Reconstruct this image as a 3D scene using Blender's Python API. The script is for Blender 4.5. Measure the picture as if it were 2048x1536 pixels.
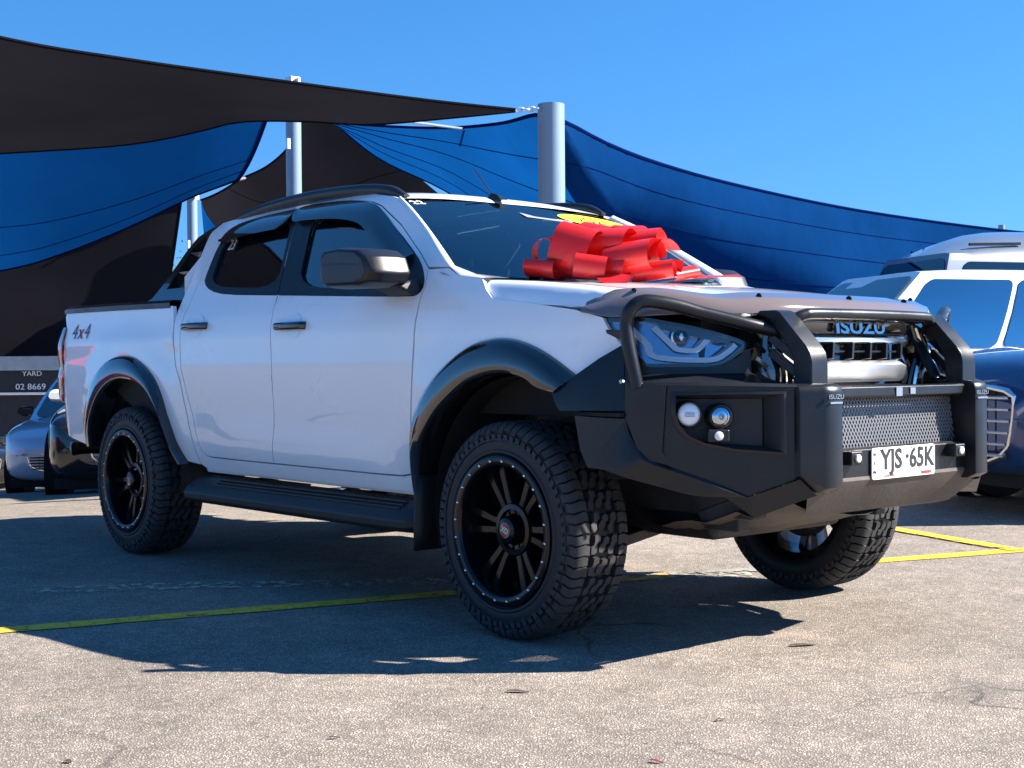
import bpy, bmesh, math, random
from mathutils import Vector, Matrix
from mathutils.geometry import delaunay_2d_cdt
random.seed(7)
R = math.radians
for o in list(bpy.data.objects): bpy.data.objects.remove(o)
scene = bpy.context.scene
COL = scene.collection

# ------------------------------------------------------------------ camera
CAM = Vector((3.7728, -4.0652, 0.9752))
FW = Vector((-0.764855, 0.644090, -0.012044))
RT = Vector((0.644190, 0.764821, -0.008202))
UP = Vector((-0.003928, 0.014032, 0.999894))
cam = bpy.data.cameras.new('camera'); camo = bpy.data.objects.new('camera', cam); COL.objects.link(camo)
camo.matrix_world = Matrix(((RT.x, UP.x, -FW.x, CAM.x), (RT.y, UP.y, -FW.y, CAM.y), (RT.z, UP.z, -FW.z, CAM.z), (0, 0, 0, 1)))
cam.sensor_width = 36; cam.lens = 36 * 2745.8 / 2048
cam.clip_start = 0.1; cam.clip_end = 4000
scene.camera = camo
def at(px, py, D):
    "a point D metres away along the view axis, for surveying the yard"
    return CAM + (FW + RT * ((px - 1024) / 2745.8) - UP * ((py - 768) / 2745.8)) * D

# ------------------------------------------------------------------ light
SUN = Vector((0.86, 1.03, 1.0)).normalized()
el = math.asin(SUN.z); az = math.atan2(SUN.x, SUN.y)
w = bpy.data.worlds.new('World'); scene.world = w; w.use_nodes = True
nt = w.node_tree; nt.nodes.clear()
sky = nt.nodes.new('ShaderNodeTexSky'); sky.sky_type = 'NISHITA'; sky.sun_disc = False
sky.sun_elevation = el; sky.sun_rotation = az; sky.air_density = 1.0; sky.dust_density = 0.0; sky.ozone_density = 3.0; sky.altitude = 50
hs = nt.nodes.new('ShaderNodeHueSaturation'); hs.inputs['Saturation'].default_value = 1.30; hs.inputs['Hue'].default_value = .501
wtc = nt.nodes.new('ShaderNodeTexCoord'); wva = nt.nodes.new('ShaderNodeVectorMath'); wva.inputs[1].default_value = (0, 0, .22)   # clear dry air: the blue reaches down to the horizon
nt.links.new(wtc.outputs['Generated'], wva.inputs[0]); nt.links.new(wva.outputs[0], sky.inputs['Vector'])
bg = nt.nodes.new('ShaderNodeBackground'); bg.inputs[1].default_value = 0.083
wo = nt.nodes.new('ShaderNodeOutputWorld')
nt.links.new(sky.outputs[0], hs.inputs['Color']); nt.links.new(hs.outputs[0], bg.inputs[0]); nt.links.new(bg.outputs[0], wo.inputs[0])
sl = bpy.data.lights.new('sun', 'SUN'); sl.energy = 5.0; sl.angle = R(0.5); sl.color = (1, 0.94, 0.84)
so = bpy.data.objects.new('sun', sl); COL.objects.link(so)
so.rotation_euler = SUN.to_track_quat('Z', 'Y').to_euler(); so.location = (0, 0, 30)
vs = scene.view_settings; vs.view_transform = 'Standard'; vs.look = 'None'; vs.exposure = 1.72; vs.gamma = 1; vs.use_curve_mapping = False
scene.cycles.max_bounces = 8; scene.cycles.transparent_max_bounces = 16; scene.cycles.sample_clamp_indirect = 6

# ------------------------------------------------------------------ materials
M = {}
def P(name, col, rough=.5, metal=0, coat=0, coat_rough=.03, ior=1.5, spec=.5, var=0, vscale=6, bump=0, bscale=60, rvar=0, **kw):
    m = bpy.data.materials.new(name); m.use_nodes = True; M[name] = m
    t = m.node_tree; b = t.nodes['Principled BSDF']
    col = tuple(col) if hasattr(col, '__len__') else (col, col, col)
    b.inputs['Base Color'].default_value = (*col, 1); b.inputs['Roughness'].default_value = rough
    b.inputs['Metallic'].default_value = metal; b.inputs['Coat Weight'].default_value = coat
    b.inputs['Coat Roughness'].default_value = coat_rough; b.inputs['IOR'].default_value = ior
    b.inputs['Specular IOR Level'].default_value = spec
    for k, v in kw.items(): b.inputs[k.replace('_', ' ')].default_value = v
    if var or bump or rvar:
        tc = t.nodes.new('ShaderNodeTexCoord')
        n = t.nodes.new('ShaderNodeTexNoise'); n.inputs['Scale'].default_value = vscale; n.inputs['Detail'].default_value = 6
        t.links.new(tc.outputs['Object'], n.inputs['Vector'])
        if var:
            r = t.nodes.new('ShaderNodeMapRange'); r.inputs[1].default_value = .3; r.inputs[2].default_value = .7
            r.inputs[3].default_value = 1 - var; r.inputs[4].default_value = 1 + var
            x = t.nodes.new('ShaderNodeVectorMath'); x.operation = 'SCALE'; x.inputs[0].default_value = col
            t.links.new(n.outputs[0], r.inputs[0]); t.links.new(r.outputs[0], x.inputs['Scale']); t.links.new(x.outputs[0], b.inputs['Base Color'])
        if rvar:
            r = t.nodes.new('ShaderNodeMapRange'); r.inputs[1].default_value = .3; r.inputs[2].default_value = .7
            r.inputs[3].default_value = max(0, rough - rvar); r.inputs[4].default_value = rough + rvar
            t.links.new(n.outputs[0], r.inputs[0]); t.links.new(r.outputs[0], b.inputs['Roughness'])
        if bump:
            n2 = t.nodes.new('ShaderNodeTexNoise'); n2.inputs['Scale'].default_value = bscale; n2.inputs['Detail'].default_value = 4
            t.links.new(tc.outputs['Object'], n2.inputs['Vector'])
            bp = t.nodes.new('ShaderNodeBump'); bp.inputs['Strength'].default_value = bump; bp.inputs['Distance'].default_value = .01
            t.links.new(n2.outputs[0], bp.inputs['Height']); t.links.new(bp.outputs[0], b.inputs['Normal'])
    return m
P('white_paint', (.88, .875, .87), .30, coat=1, coat_rough=.012, rvar=.04, vscale=3)
P('gloss_black', .012, .12, coat=1, coat_rough=.02)
P('flare_black', (.010, .010, .012), .10, coat=1, coat_rough=.04, rvar=.03)
P('satin_black', (.010, .011, .013), .34, spec=.42, rvar=.07, vscale=9, bump=.05, bscale=900)
P('dusty_black', (.085, .068, .058), .55, var=.3, vscale=5, bump=.1, bscale=60)  # brown puts ground-bounce light into the colour of front valance and engine guard
P('letter_chrome', .38, .18, metal=1)
P('bar_black', (.009, .0095, .011), .30, spec=.42, rvar=.07, vscale=7, bump=.06, bscale=700)
P('plastic_black', (.018, .018, .019), .55, var=.15, bump=.08, bscale=500)
P('dark_void', .004, .8)
P('mirror_plastic', (.007, .007, .009), .42, bump=.04, bscale=700)
P('rubber', (.008, .008, .0085), .55, var=.25, vscale=14, bump=.1, bscale=220)
P('tread_rubber', (.026, .026, .027), .7, var=.3, vscale=30, bump=.15, bscale=300)
P('rim_black', (.004, .004, .006), .20, spec=.28, coat=.1, coat_rough=.08)
P('bolt_metal', .75, .25, metal=1)
P('chrome', .72, .08, metal=1)
P('silver_bar', (.80, .80, .82), .36, metal=1, rvar=.05)
P('bar_steel', (.55, .56, .58), .30, metal=1)
P('liner_grey', (.05, .05, .05), .8, var=.4, vscale=10, bump=.4, bscale=30)
P('under_metal', (.025, .024, .023), .55, var=.5, vscale=12, bump=.2, bscale=40)
P('tint_glass', (.004, .005, .007), .015, ior=1.6, spec=.9, coat=1, coat_rough=.005)
P('screen_glass', (.004, .010, .014), .02, ior=1.75, spec=1.0, coat=1, coat_rough=.005)
P('shield_smoke', (.010, .010, .013), .06, ior=1.55, coat=1, coat_rough=.02)
P('smoke_brown', (.15, .115, .105), .07, ior=1.55, coat=1, coat_rough=.02)
P('lens_red', (.42, .012, .015), .08, coat=1)
P('lens_dark', (.05, .02, .025), .08, coat=1)
P('lens_clear', (.75, .75, .75), .1, coat=1)
P('lamp_white', (.82, .84, .86), .25, coat=1)
P('lamp_inner', (.20, .27, .37), .16, metal=.9)
P('lamp_guide', (.85, .90, .95), .15, coat=1)
P('plate_white', (.80, .80, .79), .35, coat=.4)
P('plate_yellow', (.80, .60, .03), .35, coat=.4)
P('ink_black', .02, .5)
P('ink_red', (.55, .03, .04), .45)
P('ink_blue_grey', (.25, .27, .33), .5)
P('sticker_yellow', (.90, .72, .02), .4)
P('sticker_white', (.85, .87, .88), .5)
P('sticker_green', (.25, .55, .12), .5)
P('pole_paint', (.17, .25, .35), .45, var=.07, vscale=3, bump=.05, bscale=80)
P('galv', (.55, .57, .6), .4, metal=.9)
P('navy_paint', (.008, .035, .13), .25, metal=.2, coat=1)
P('slat_silver', (.62, .64, .68), .35, metal=.3)
P('seat_cloth', (.03, .03, .034), .8, var=.2)
P('film_glass', (.40, .50, .54), .05, metal=1)
P('mesh_grey', (.20, .20, .21), .4, metal=.3)
P('silver_paint', (.22, .25, .30), .3, metal=.5, coat=1)
P('pale_paint', (.55, .62, .72), .3, metal=.3, coat=1)
P('black_paint', .010, .2, coat=1)
P('red_paint', (.60, .012, .018), .25, coat=1)
P('wall_dark', (.018, .020, .026), .7, var=.2)
P('wall_pale', (.34, .37, .38), .6, var=.1)
P('leaf', (.06, .10, .035), .6)
P('bark', (.12, .09, .06), .9)
P('ribbon_outer', (.78, .030, .028), .42, spec=.4, Sheen_Weight=.2)
def cloth(name, col, trans, tcol, seam=0):
    m = bpy.data.materials.new(name); m.use_nodes = True; M[name] = m; t = m.node_tree; t.nodes.clear()
    o = t.nodes.new('ShaderNodeOutputMaterial'); d = t.nodes.new('ShaderNodeBsdfDiffuse'); tr = t.nodes.new('ShaderNodeBsdfTranslucent'); mx = t.nodes.new('ShaderNodeMixShader')
    tc = t.nodes.new('ShaderNodeTexCoord'); n = t.nodes.new('ShaderNodeTexNoise'); n.inputs['Scale'].default_value = .6; n.inputs['Detail'].default_value = 5
    t.links.new(tc.outputs['Object'], n.inputs['Vector'])
    mr = t.nodes.new('ShaderNodeMapRange'); mr.inputs[1].default_value = .3; mr.inputs[2].default_value = .7; mr.inputs[3].default_value = .82; mr.inputs[4].default_value = 1.15
    t.links.new(n.outputs[0], mr.inputs[0])
    for b, c in ((d, col), (tr, tcol)):
        v = t.nodes.new('ShaderNodeVectorMath'); v.operation = 'SCALE'; v.inputs[0].default_value = c
        t.links.new(mr.outputs[0], v.inputs['Scale']); t.links.new(v.outputs[0], b.inputs['Color'])
    w1 = t.nodes.new('ShaderNodeTexNoise'); w1.inputs['Scale'].default_value = 1.3; w1.inputs['Detail'].default_value = 3
    t.links.new(tc.outputs['Object'], w1.inputs['Vector'])
    bm = t.nodes.new('ShaderNodeBump'); bm.inputs['Strength'].default_value = .35; bm.inputs['Distance'].default_value = .12
    t.links.new(w1.outputs[0], bm.inputs['Height']); t.links.new(bm.outputs[0], d.inputs['Normal'])
    mx.inputs[0].default_value = trans
    t.links.new(d.outputs[0], mx.inputs[1]); t.links.new(tr.outputs[0], mx.inputs[2]); t.links.new(mx.outputs[0], o.inputs[0])
cloth('sail_black', (.012, .012, .016), .35, (.015, .014, .018))
cloth('sail_blue', (.004, .042, .155), .38, (.002, .055, .21))
cloth('sail_seam', (.004, .014, .09), .3, (.002, .014, .10))
cloth('ribbon_thin', (.70, .018, .016), .30, (.80, .010, .010))
P('ribbon', (.62, .016, .015), .36, spec=.5, rvar=.06, vscale=20, bump=.03, bscale=40, Transmission_Weight=0.0)
def clearglass(name, tint=(1, 1, 1), ior=1.5):
    m = bpy.data.materials.new(name); m.use_nodes = True; M[name] = m; t = m.node_tree; t.nodes.clear()
    o = t.nodes.new('ShaderNodeOutputMaterial'); g = t.nodes.new('ShaderNodeBsdfGlossy'); g.inputs['Roughness'].default_value = .02
    tr = t.nodes.new('ShaderNodeBsdfTransparent'); tr.inputs[0].default_value = (*tint, 1)
    fr = t.nodes.new('ShaderNodeFresnel'); fr.inputs[0].default_value = ior; mx = t.nodes.new('ShaderNodeMixShader')
    t.links.new(fr.outputs[0], mx.inputs[0]); t.links.new(tr.outputs[0], mx.inputs[1]); t.links.new(g.outputs[0], mx.inputs[2]); t.links.new(mx.outputs[0], o.inputs[0])
clearglass('lamp_cover', (.86, .93, 1.0), 1.6)
clearglass('smoke_clear', (.34, .27, .25), 1.7)
clearglass('car_glass', (.10, .13, .16), 1.6)
clearglass('screen_clear', (.22, .40, .46), 3.0)
m_ = M['ribbon']; t_ = m_.node_tree; x_ = t_.nodes.new('ShaderNodeMixShader'); tr_ = t_.nodes.new('ShaderNodeBsdfTranslucent'); tr_.inputs[0].default_value = (.75, .012, .012, 1); x_.inputs[0].default_value = .07
t_.links.new(t_.nodes['Principled BSDF'].outputs[0], x_.inputs[1]); t_.links.new(tr_.outputs[0], x_.inputs[2]); t_.links.new(x_.outputs[0], t_.nodes['Material Output'].inputs[0])

# ------------------------------------------------------------------ mesh helpers
def link(o, parent=None):
    COL.objects.link(o)
    if parent is not None: o.parent = parent
    return o
def tag(o, label, cat=None, group=None, kind=None):
    if label: o['label'] = label
    if cat: o['category'] = cat
    if group: o['group'] = group
    if kind: o['kind'] = kind
    return o
def empty(name, loc=(0, 0, 0), rz=0):
    o = bpy.data.objects.new(name, None); COL.objects.link(o); o.location = loc; o.rotation_euler = (0, 0, rz); o.empty_display_size = .3
    return o
class MB:
    def __init__(s): s.v = []; s.f = []; s.m = []
    def add(s, vs, fs, mi=0):
        b = len(s.v); s.v += [tuple(x) for x in vs]
        for f in fs: s.f.append([b + i for i in f]); s.m.append(mi)
        return s
    def grid(s, rows, mi=0, closed=False, wrap=False):
        n = len(rows[0]); vs = [p for r in rows for p in r]; fs = []
        for i in range(len(rows) - (0 if wrap else 1)):
            for j in range(n if closed else n - 1):
                a = i * n + j; b = i * n + (j + 1) % n; i2 = (i + 1) % len(rows)
                fs.append((a, b, i2 * n + (j + 1) % n, i2 * n + j))
        return s.add(vs, fs, mi)
    def box(s, c, d, rot=None, mi=0):
        c = Vector(c); vs = []
        for k in range(8):
            p = Vector(((k & 1) - .5, ((k >> 1) & 1) - .5, ((k >> 2) & 1) - .5)); p = Vector((p.x * d[0], p.y * d[1], p.z * d[2]))
            if rot is not None: p = rot @ p
            vs.append(c + p)
        return s.add(vs, [(0, 2, 3, 1), (4, 5, 7, 6), (0, 1, 5, 4), (2, 6, 7, 3), (0, 4, 6, 2), (1, 3, 7, 5)], mi)
    def bar(s, a, b, wd, th, up=(0, 0, 1), mi=0):
        a = Vector(a); b = Vector(b); d = (b - a); L = d.length; d.normalize(); u = Vector(up); x = d.cross(u).normalized(); u = x.cross(d)
        return s.box((a + b) / 2, (L, wd, th), Matrix((d, x, u)).transposed(), mi)
    def hull8(s, pts, mi=0):
        return s.add(pts, [(0, 3, 2, 1), (4, 5, 6, 7), (0, 1, 5, 4), (1, 2, 6, 5), (2, 3, 7, 6), (3, 0, 4, 7)], mi)
    def prism(s, a, b, mi=0):
        "a, b: matching closed rings"
        n = len(a)
        return s.add(list(a) + list(b), [tuple(range(n))[::-1], tuple(range(n, 2 * n))] + [(i, (i + 1) % n, n + (i + 1) % n, n + i) for i in range(n)], mi)
    def tube(s, path, r, n=12, caps=True, mi=0, flat=1):
        path = [Vector(p) for p in path]; rows = []; N = len(path)
        rr = r if hasattr(r, '__len__') else [r] * N
        t0 = (path[1] - path[0]).normalized(); u = t0.orthogonal().normalized()
        for i, p in enumerate(path):
            t = (path[min(i + 1, N - 1)] - path[max(i - 1, 0)]).normalized()
            u = (u - t * u.dot(t)).normalized(); v = t.cross(u)
            rows.append([p + (u * math.cos(6.28318 * k / n) + v * math.sin(6.28318 * k / n) * flat) * rr[i] for k in range(n)])
        s.grid(rows, mi, closed=True)
        if caps:
            b = len(s.v) - N * n
            s.f.append([b + k for k in range(n)][::-1]); s.m.append(mi); s.f.append([b + (N - 1) * n + k for k in range(n)]); s.m.append(mi)
        return s
    def lathe(s, prof, n=48, c=(0, 0, 0), mi=0):
        "prof: (radius, y) about the y axis through c"
        rows = [[(c[0] + r * math.cos(2 * math.pi * k / n), c[1] + y, c[2] + r * math.sin(2 * math.pi * k / n)) for k in range(n)] for r, y in prof]
        return s.grid(rows, mi, closed=True)
    def build(s, name, mats, parent=None, bevel=0, seg=2, sharp=35, recalc=True, flipx=None):
        me = bpy.data.meshes.new(name); me.from_pydata(s.v, [], s.f); me.update()
        mats = mats if isinstance(mats, (list, tuple)) else [mats]
        for m in mats: me.materials.append(M[m])
        for p, mi in zip(me.polygons, s.m): p.material_index = mi; p.use_smooth = True
        if recalc:
            bm = bmesh.new(); bm.from_mesh(me); bmesh.ops.recalc_face_normals(bm, faces=bm.faces); bm.to_mesh(me); bm.free()
        me.set_sharp_from_angle(angle=R(sharp))
        o = link(bpy.data.objects.new(name, me), parent)
        if bevel:
            bv = o.modifiers.new('bevel', 'BEVEL'); bv.width = bevel; bv.segments = seg; bv.limit_method = 'ANGLE'; bv.angle_limit = R(40); bv.harden_normals = True
        return o
def mirror_y(pts): return [(p[0], -p[1], p[2]) for p in pts]
def interp(x, xs, ys):
    if x <= xs[0]: return ys[0]
    for i in range(len(xs) - 1):
        if x <= xs[i + 1]:
            t = (x - xs[i]) / (xs[i + 1] - xs[i]); return ys[i] + t * (ys[i + 1] - ys[i])
    return ys[-1]
def spline(x, xs, ys):
    "monotone-ish Catmull-Rom through the knots"
    n = len(xs)
    if x <= xs[0]: return ys[0] + (x - xs[0]) * (ys[1] - ys[0]) / (xs[1] - xs[0])
    if x >= xs[-1]: return ys[-1] + (x - xs[-1]) * (ys[-1] - ys[-2]) / (xs[-1] - xs[-2])
    for i in range(n - 1):
        if x <= xs[i + 1]: break
    h = xs[i + 1] - xs[i]; t = (x - xs[i]) / h
    def sl(k):
        if k == 0: return (ys[1] - ys[0]) / (xs[1] - xs[0])
        if k == n - 1: return (ys[-1] - ys[-2]) / (xs[-1] - xs[-2])
        return (ys[k + 1] - ys[k - 1]) / (xs[k + 1] - xs[k - 1])
    m0, m1 = sl(i) * h, sl(i + 1) * h
    return (2*t**3-3*t**2+1)*ys[i] + (t**3-2*t**2+t)*m0 + (-2*t**3+3*t**2)*ys[i+1] + (t**3-t**2)*m1
def sstep(t): t = max(0, min(1, t)); return t * t * (3 - 2 * t)
def chaikin(p, n=2, closed=True):
    for _ in range(n):
        q = []; N = len(p)
        for i in range(N if closed else N - 1):
            a, b = p[i], p[(i + 1) % N]
            if not closed and i == 0: q.append(a)
            q.append(tuple(.75 * x + .25 * y for x, y in zip(a, b))); q.append(tuple(.25 * x + .75 * y for x, y in zip(a, b)))
            if not closed and i == N - 2: q.append(b)
        p = q
    return p
def crv(p, n=6):
    "open Catmull-Rom polyline through points of any dimension"
    q = []; N = len(p)
    for i in range(N - 1):
        a, b, c, d = p[max(i - 1, 0)], p[i], p[i + 1], p[min(i + 2, N - 1)]
        for k in range(n):
            t = k / n
            q.append(tuple(.5 * ((2 * y) + (-x + z) * t + (2 * x - 5 * y + 4 * z - u) * t * t + (-x + 3 * y - 3 * z + u) * t ** 3) for x, y, z, u in zip(a, b, c, d)))
    q.append(tuple(p[-1])); return q
def resample(p, n):
    p = [Vector(x) for x in p]; L = [0]
    for a, b in zip(p, p[1:]): L.append(L[-1] + (b - a).length)
    out = []
    for k in range(n):
        s = L[-1] * k / (n - 1); i = 0
        while i < len(p) - 2 and L[i + 1] < s: i += 1
        t = (s - L[i]) / max(1e-9, L[i + 1] - L[i]); out.append(p[i].lerp(p[i + 1], max(0, min(1, t))))
    return out
def area(p): return .5 * sum(a[0] * b[1] - b[0] * a[1] for a, b in zip(p, p[1:] + p[:1]))
def inset(p, d):
    "shrink a closed polygon by d (negative grows)"
    s = 1 if area(p) > 0 else -1; out = []; N = len(p)
    for i in range(N):
        a, b, c = p[i - 1], p[i], p[(i + 1) % N]
        e1 = Vector((b[0] - a[0], b[1] - a[1])); e2 = Vector((c[0] - b[0], c[1] - b[1]))
        if e1.length < 1e-7 or e2.length < 1e-7: out.append(b); continue
        e1.normalize(); e2.normalize(); n1 = Vector((-e1.y, e1.x)); n2 = Vector((-e2.y, e2.x)); n = n1 + n2
        if n.length < 1e-6: out.append(b); continue
        n.normalize(); k = d / max(.4, n.dot(n1)); out.append((b[0] + s * n.x * k, b[1] + s * n.y * k))
    return out
def inpoly(x, y, p):
    c = False; j = len(p) - 1
    for i in range(len(p)):
        if (p[i][1] > y) != (p[j][1] > y) and x < (p[j][0] - p[i][0]) * (y - p[i][1]) / (p[j][1] - p[i][1]) + p[i][0]: c = not c
        j = i
    return c
def dens(p, d):
    q = []
    for a, b in zip(p, p[1:] + p[:1]):
        n = max(1, int(math.hypot(b[0] - a[0], b[1] - a[1]) / d + .5))
        for k in range(n): q.append((a[0] + (b[0] - a[0]) * k / n, a[1] + (b[1] - a[1]) * k / n))
    return q
def panel(name, outer, f, mat, parent=None, holes=(), out=(0, -1, 0), th=.02, grid=.045, edge=.035, edgemat=None):
    """sheet-metal panel: the outline (u,v) filled, laid on the surface f(u,v) and returned inward by th at every edge"""
    loops = [dens(list(outer), edge)] + [dens(list(h), edge) for h in holes]
    pts = []; edges = []
    for L in loops:
        b = len(pts); pts += L; edges += [(b + i, b + (i + 1) % len(L)) for i in range(len(L))]
    us = [p[0] for p in loops[0]]; vs_ = [p[1] for p in loops[0]]
    u = min(us) + grid * .5
    while u < max(us):
        v = min(vs_) + grid * .5
        while v < max(vs_):
            if inpoly(u, v, loops[0]) and not any(inpoly(u, v, h) for h in loops[1:]):
                if min((u - p[0]) ** 2 + (v - p[1]) ** 2 for L in loops for p in L) > (grid * .45) ** 2: pts.append((u, v))
            v += grid
        u += grid
    V, E, F, ov, oe, of = delaunay_2d_cdt([Vector(p) for p in pts], edges, [], 0, 1e-6)
    tris = []
    for t in F:
        cx = sum(V[i].x for i in t) / 3; cy = sum(V[i].y for i in t) / 3
        if inpoly(cx, cy, loops[0]) and not any(inpoly(cx, cy, h) for h in loops[1:]): tris.append(tuple(t))
    out = Vector(out); e = 1e-3
    def nrm(u, v):
        n = (Vector(f(u + e, v)) - Vector(f(u - e, v))).cross(Vector(f(u, v + e)) - Vector(f(u, v - e)))
        if n.length < 1e-12: n = out.copy()
        n.normalize(); return n if n.dot(out) >= 0 else -n
    co = [Vector(f(p.x, p.y)) for p in V]; no = [nrm(p.x, p.y) for p in V]
    faces = []; fn = []
    cnt = {}
    for t in tris:
        g = (co[t[1]] - co[t[0]]).cross(co[t[2]] - co[t[0]])
        if g.dot(no[t[0]]) < 0: t = (t[0], t[2], t[1])
        faces.append(t); fn.append([no[i] for i in t])
        for a, b in ((t[0], t[1]), (t[1], t[2]), (t[2], t[0])): cnt[(a, b)] = 1
    if th:
        low = {}
        for (a, b) in list(cnt):
            if (b, a) in cnt: continue
            for i in (a, b):
                if i not in low: low[i] = len(co); co += [co[i] - no[i] * th, co[i].copy()]
            q = (low[b] + 1, low[a] + 1, low[a], low[b]); g = (co[a] - co[b]).cross(co[low[a]] - co[b])
            if g.length < 1e-12: continue
            g.normalize(); faces.append(q); fn.append([g] * 4)
    me = bpy.data.meshes.new(name); me.from_pydata([tuple(c) for c in co], [], faces); me.update()
    me.materials.append(M[mat])
    if edgemat: me.materials.append(M[edgemat])
    for p in me.polygons:
        p.use_smooth = True
        if edgemat and p.index >= len(tris): p.material_index = 1
    me.normals_split_custom_set([tuple(n) for L in fn for n in L])
    return link(bpy.data.objects.new(name, me), parent)
def text_mesh(body, size, ext=0.0, align='CENTER', off=0.0):
    c = bpy.data.curves.new('t', 'FONT'); c.body = body; c.size = size; c.extrude = ext; c.align_x = align; c.offset = off; c.align_y = 'CENTER'; c.resolution_u = 3
    o = bpy.data.objects.new('t', c); COL.objects.link(o); bpy.context.view_layer.update()
    me = bpy.data.meshes.new_from_object(o.evaluated_get(bpy.context.evaluated_depsgraph_get()))
    bpy.data.objects.remove(o); bpy.data.curves.remove(c); return me
def text(name, body, size, origin, xdir, ydir, mat, parent, ext=.001, sx=1, bold=0, shear=0, wrap=None):
    me = text_mesh(body, size, ext, off=bold); X = Vector(xdir).normalized(); Y = Vector(ydir).normalized(); Z = X.cross(Y); O = Vector(origin)
    for v in me.vertices:
        a, b, c = v.co.x * sx + shear * v.co.y, v.co.y, v.co.z
        v.co = O + X * a + Y * b + Z * c
        if wrap: v.co = wrap(v.co)
    me.materials.clear(); me.materials.append(M[mat]); me.name = name
    return link(bpy.data.objects.new(name, me), parent)
def copy_tree(o, parent=None):
    c = o.copy(); COL.objects.link(c); c.parent = parent
    for ch in list(o.children): copy_tree(ch, c)
    return c
# ------------------------------------------------------------------ ground
def gz(x, y):
    d = max(0, -5.2 - x); return -min(1.7, .078 * d * d / (d + 1.2)) if d else 0.0
def nodes(name):
    m = bpy.data.materials.new(name); m.use_nodes = True; M[name] = m; t = m.node_tree
    return m, t, t.nodes['Principled BSDF'], t.nodes.new('ShaderNodeTexCoord')
def ramp(t, src, stops, interp_='LINEAR'):
    r = t.nodes.new('ShaderNodeValToRGB'); r.color_ramp.interpolation = interp_
    while len(r.color_ramp.elements) < len(stops): r.color_ramp.elements.new(.5)
    for e, (p, c) in zip(r.color_ramp.elements, stops): e.position = p; e.color = (*c, 1) if hasattr(c, '__len__') else (c, c, c, 1)
    t.links.new(src, r.inputs[0]); return r.outputs[0]
def mixc(t, a, b, f, mode='MIX'):
    x = t.nodes.new('ShaderNodeMix'); x.data_type = 'RGBA'; x.blend_type = mode
    for s, v in ((6, a), (7, b), (0, f)):
        if hasattr(v, 'is_linked') or hasattr(v, 'links'): t.links.new(v, x.inputs[s])
        else: x.inputs[s].default_value = (*v, 1) if hasattr(v, '__len__') else v
    return x.outputs[2]
def tex(t, kind, vec, scale, **kw):
    n = t.nodes.new(kind); n.inputs['Scale'].default_value = scale
    for k, v in kw.items():
        if k in ('feature',): setattr(n, k, v)
        else: n.inputs[k].default_value = v
    t.links.new(vec, n.inputs['Vector']); return n
def warp(t, vec, scale, amt):
    n = tex(t, 'ShaderNodeTexNoise', vec, scale, Detail=4)
    s = t.nodes.new('ShaderNodeVectorMath'); s.operation = 'SCALE'; s.inputs['Scale'].default_value = amt; t.links.new(n.outputs['Color'], s.inputs[0])
    a = t.nodes.new('ShaderNodeVectorMath'); t.links.new(vec, a.inputs[0]); t.links.new(s.outputs[0], a.inputs[1]); return a.outputs[0]
m, t, b, tc = nodes('asphalt'); ob = tc.outputs['Object']
wv = warp(t, ob, 60, .012)
vo = tex(t, 'ShaderNodeTexVoronoi', wv, 115)
stone = ramp(t, vo.outputs['Color'], [(0, (.27, .225, .18)), (.45, (.47, .405, .335)), (.8, (.55, .48, .40)), (1, (.63, .555, .47))])
ve = tex(t, 'ShaderNodeTexVoronoi', wv, 115, feature='DISTANCE_TO_EDGE')
gap = ramp(t, ve.outputs['Distance'], [(0, 0), (.13, .12), (.34, 1)])
col = mixc(t, (.15, .125, .108), stone, gap)
v2 = tex(t, 'ShaderNodeTexVoronoi', wv, 42); v2r = ramp(t, v2.outputs['Color'], [(0, .80), (.6, 1.0), (1, 1.14)]); col = mixc(t, col, v2r, 1.0, 'MULTIPLY')
md = tex(t, 'ShaderNodeTexNoise', ob, 5.5, Detail=5); mdr = ramp(t, md.outputs[0], [(.3, .84), (.7, 1.12)]); col = mixc(t, col, mdr, 1.0, 'MULTIPLY')
big = tex(t, 'ShaderNodeTexNoise', ob, .55, Detail=7, Roughness=.6)
bigr = ramp(t, big.outputs[0], [(.30, .78), (.5, 1.0), (.72, 1.16)])
col = mixc(t, col, bigr, 1.0, 'MULTIPLY')
st = tex(t, 'ShaderNodeTexNoise', ob, 2.3, Detail=6, Roughness=.65)
str_ = ramp(t, st.outputs[0], [(.60, 0), (.75, .55)])
col = mixc(t, col, (.40, .30, .235), str_)
cw = warp(t, ob, 1.7, .55); cw = warp(t, cw, 9, .06)
cr = tex(t, 'ShaderNodeTexVoronoi', cw, .95, feature='DISTANCE_TO_EDGE')
crm = tex(t, 'ShaderNodeTexNoise', ob, .8, Detail=3)
crk = ramp(t, cr.outputs['Distance'], [(0, 1), (.004, .9), (.011, 0)])
crf = ramp(t, crm.outputs[0], [(.52, 0), (.66, .7)])
cf = t.nodes.new('ShaderNodeMath'); cf.operation = 'MULTIPLY'; t.links.new(crk, cf.inputs[0]); t.links.new(crf, cf.inputs[1])
col = mixc(t, col, (.035, .03, .028), cf.outputs[0])
sp = tex(t, 'ShaderNodeTexVoronoi', ob, 9); spr = ramp(t, sp.outputs['Distance'], [(.035, .85), (.075, 0)])
col = mixc(t, col, (.05, .043, .038), spr)
oil = tex(t, 'ShaderNodeTexNoise', ob, .9, Detail=8, Roughness=.7); oilr = ramp(t, oil.outputs[0], [(.60, 0), (.68, .45)])
col = mixc(t, col, (.10, .09, .08), oilr)
mpn = t.nodes.new('ShaderNodeMapping'); mpn.inputs['Rotation'].default_value = (0, 0, .3); mpn.inputs['Scale'].default_value = (.35, 3.2, 1); t.links.new(ob, mpn.inputs[0])
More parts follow.
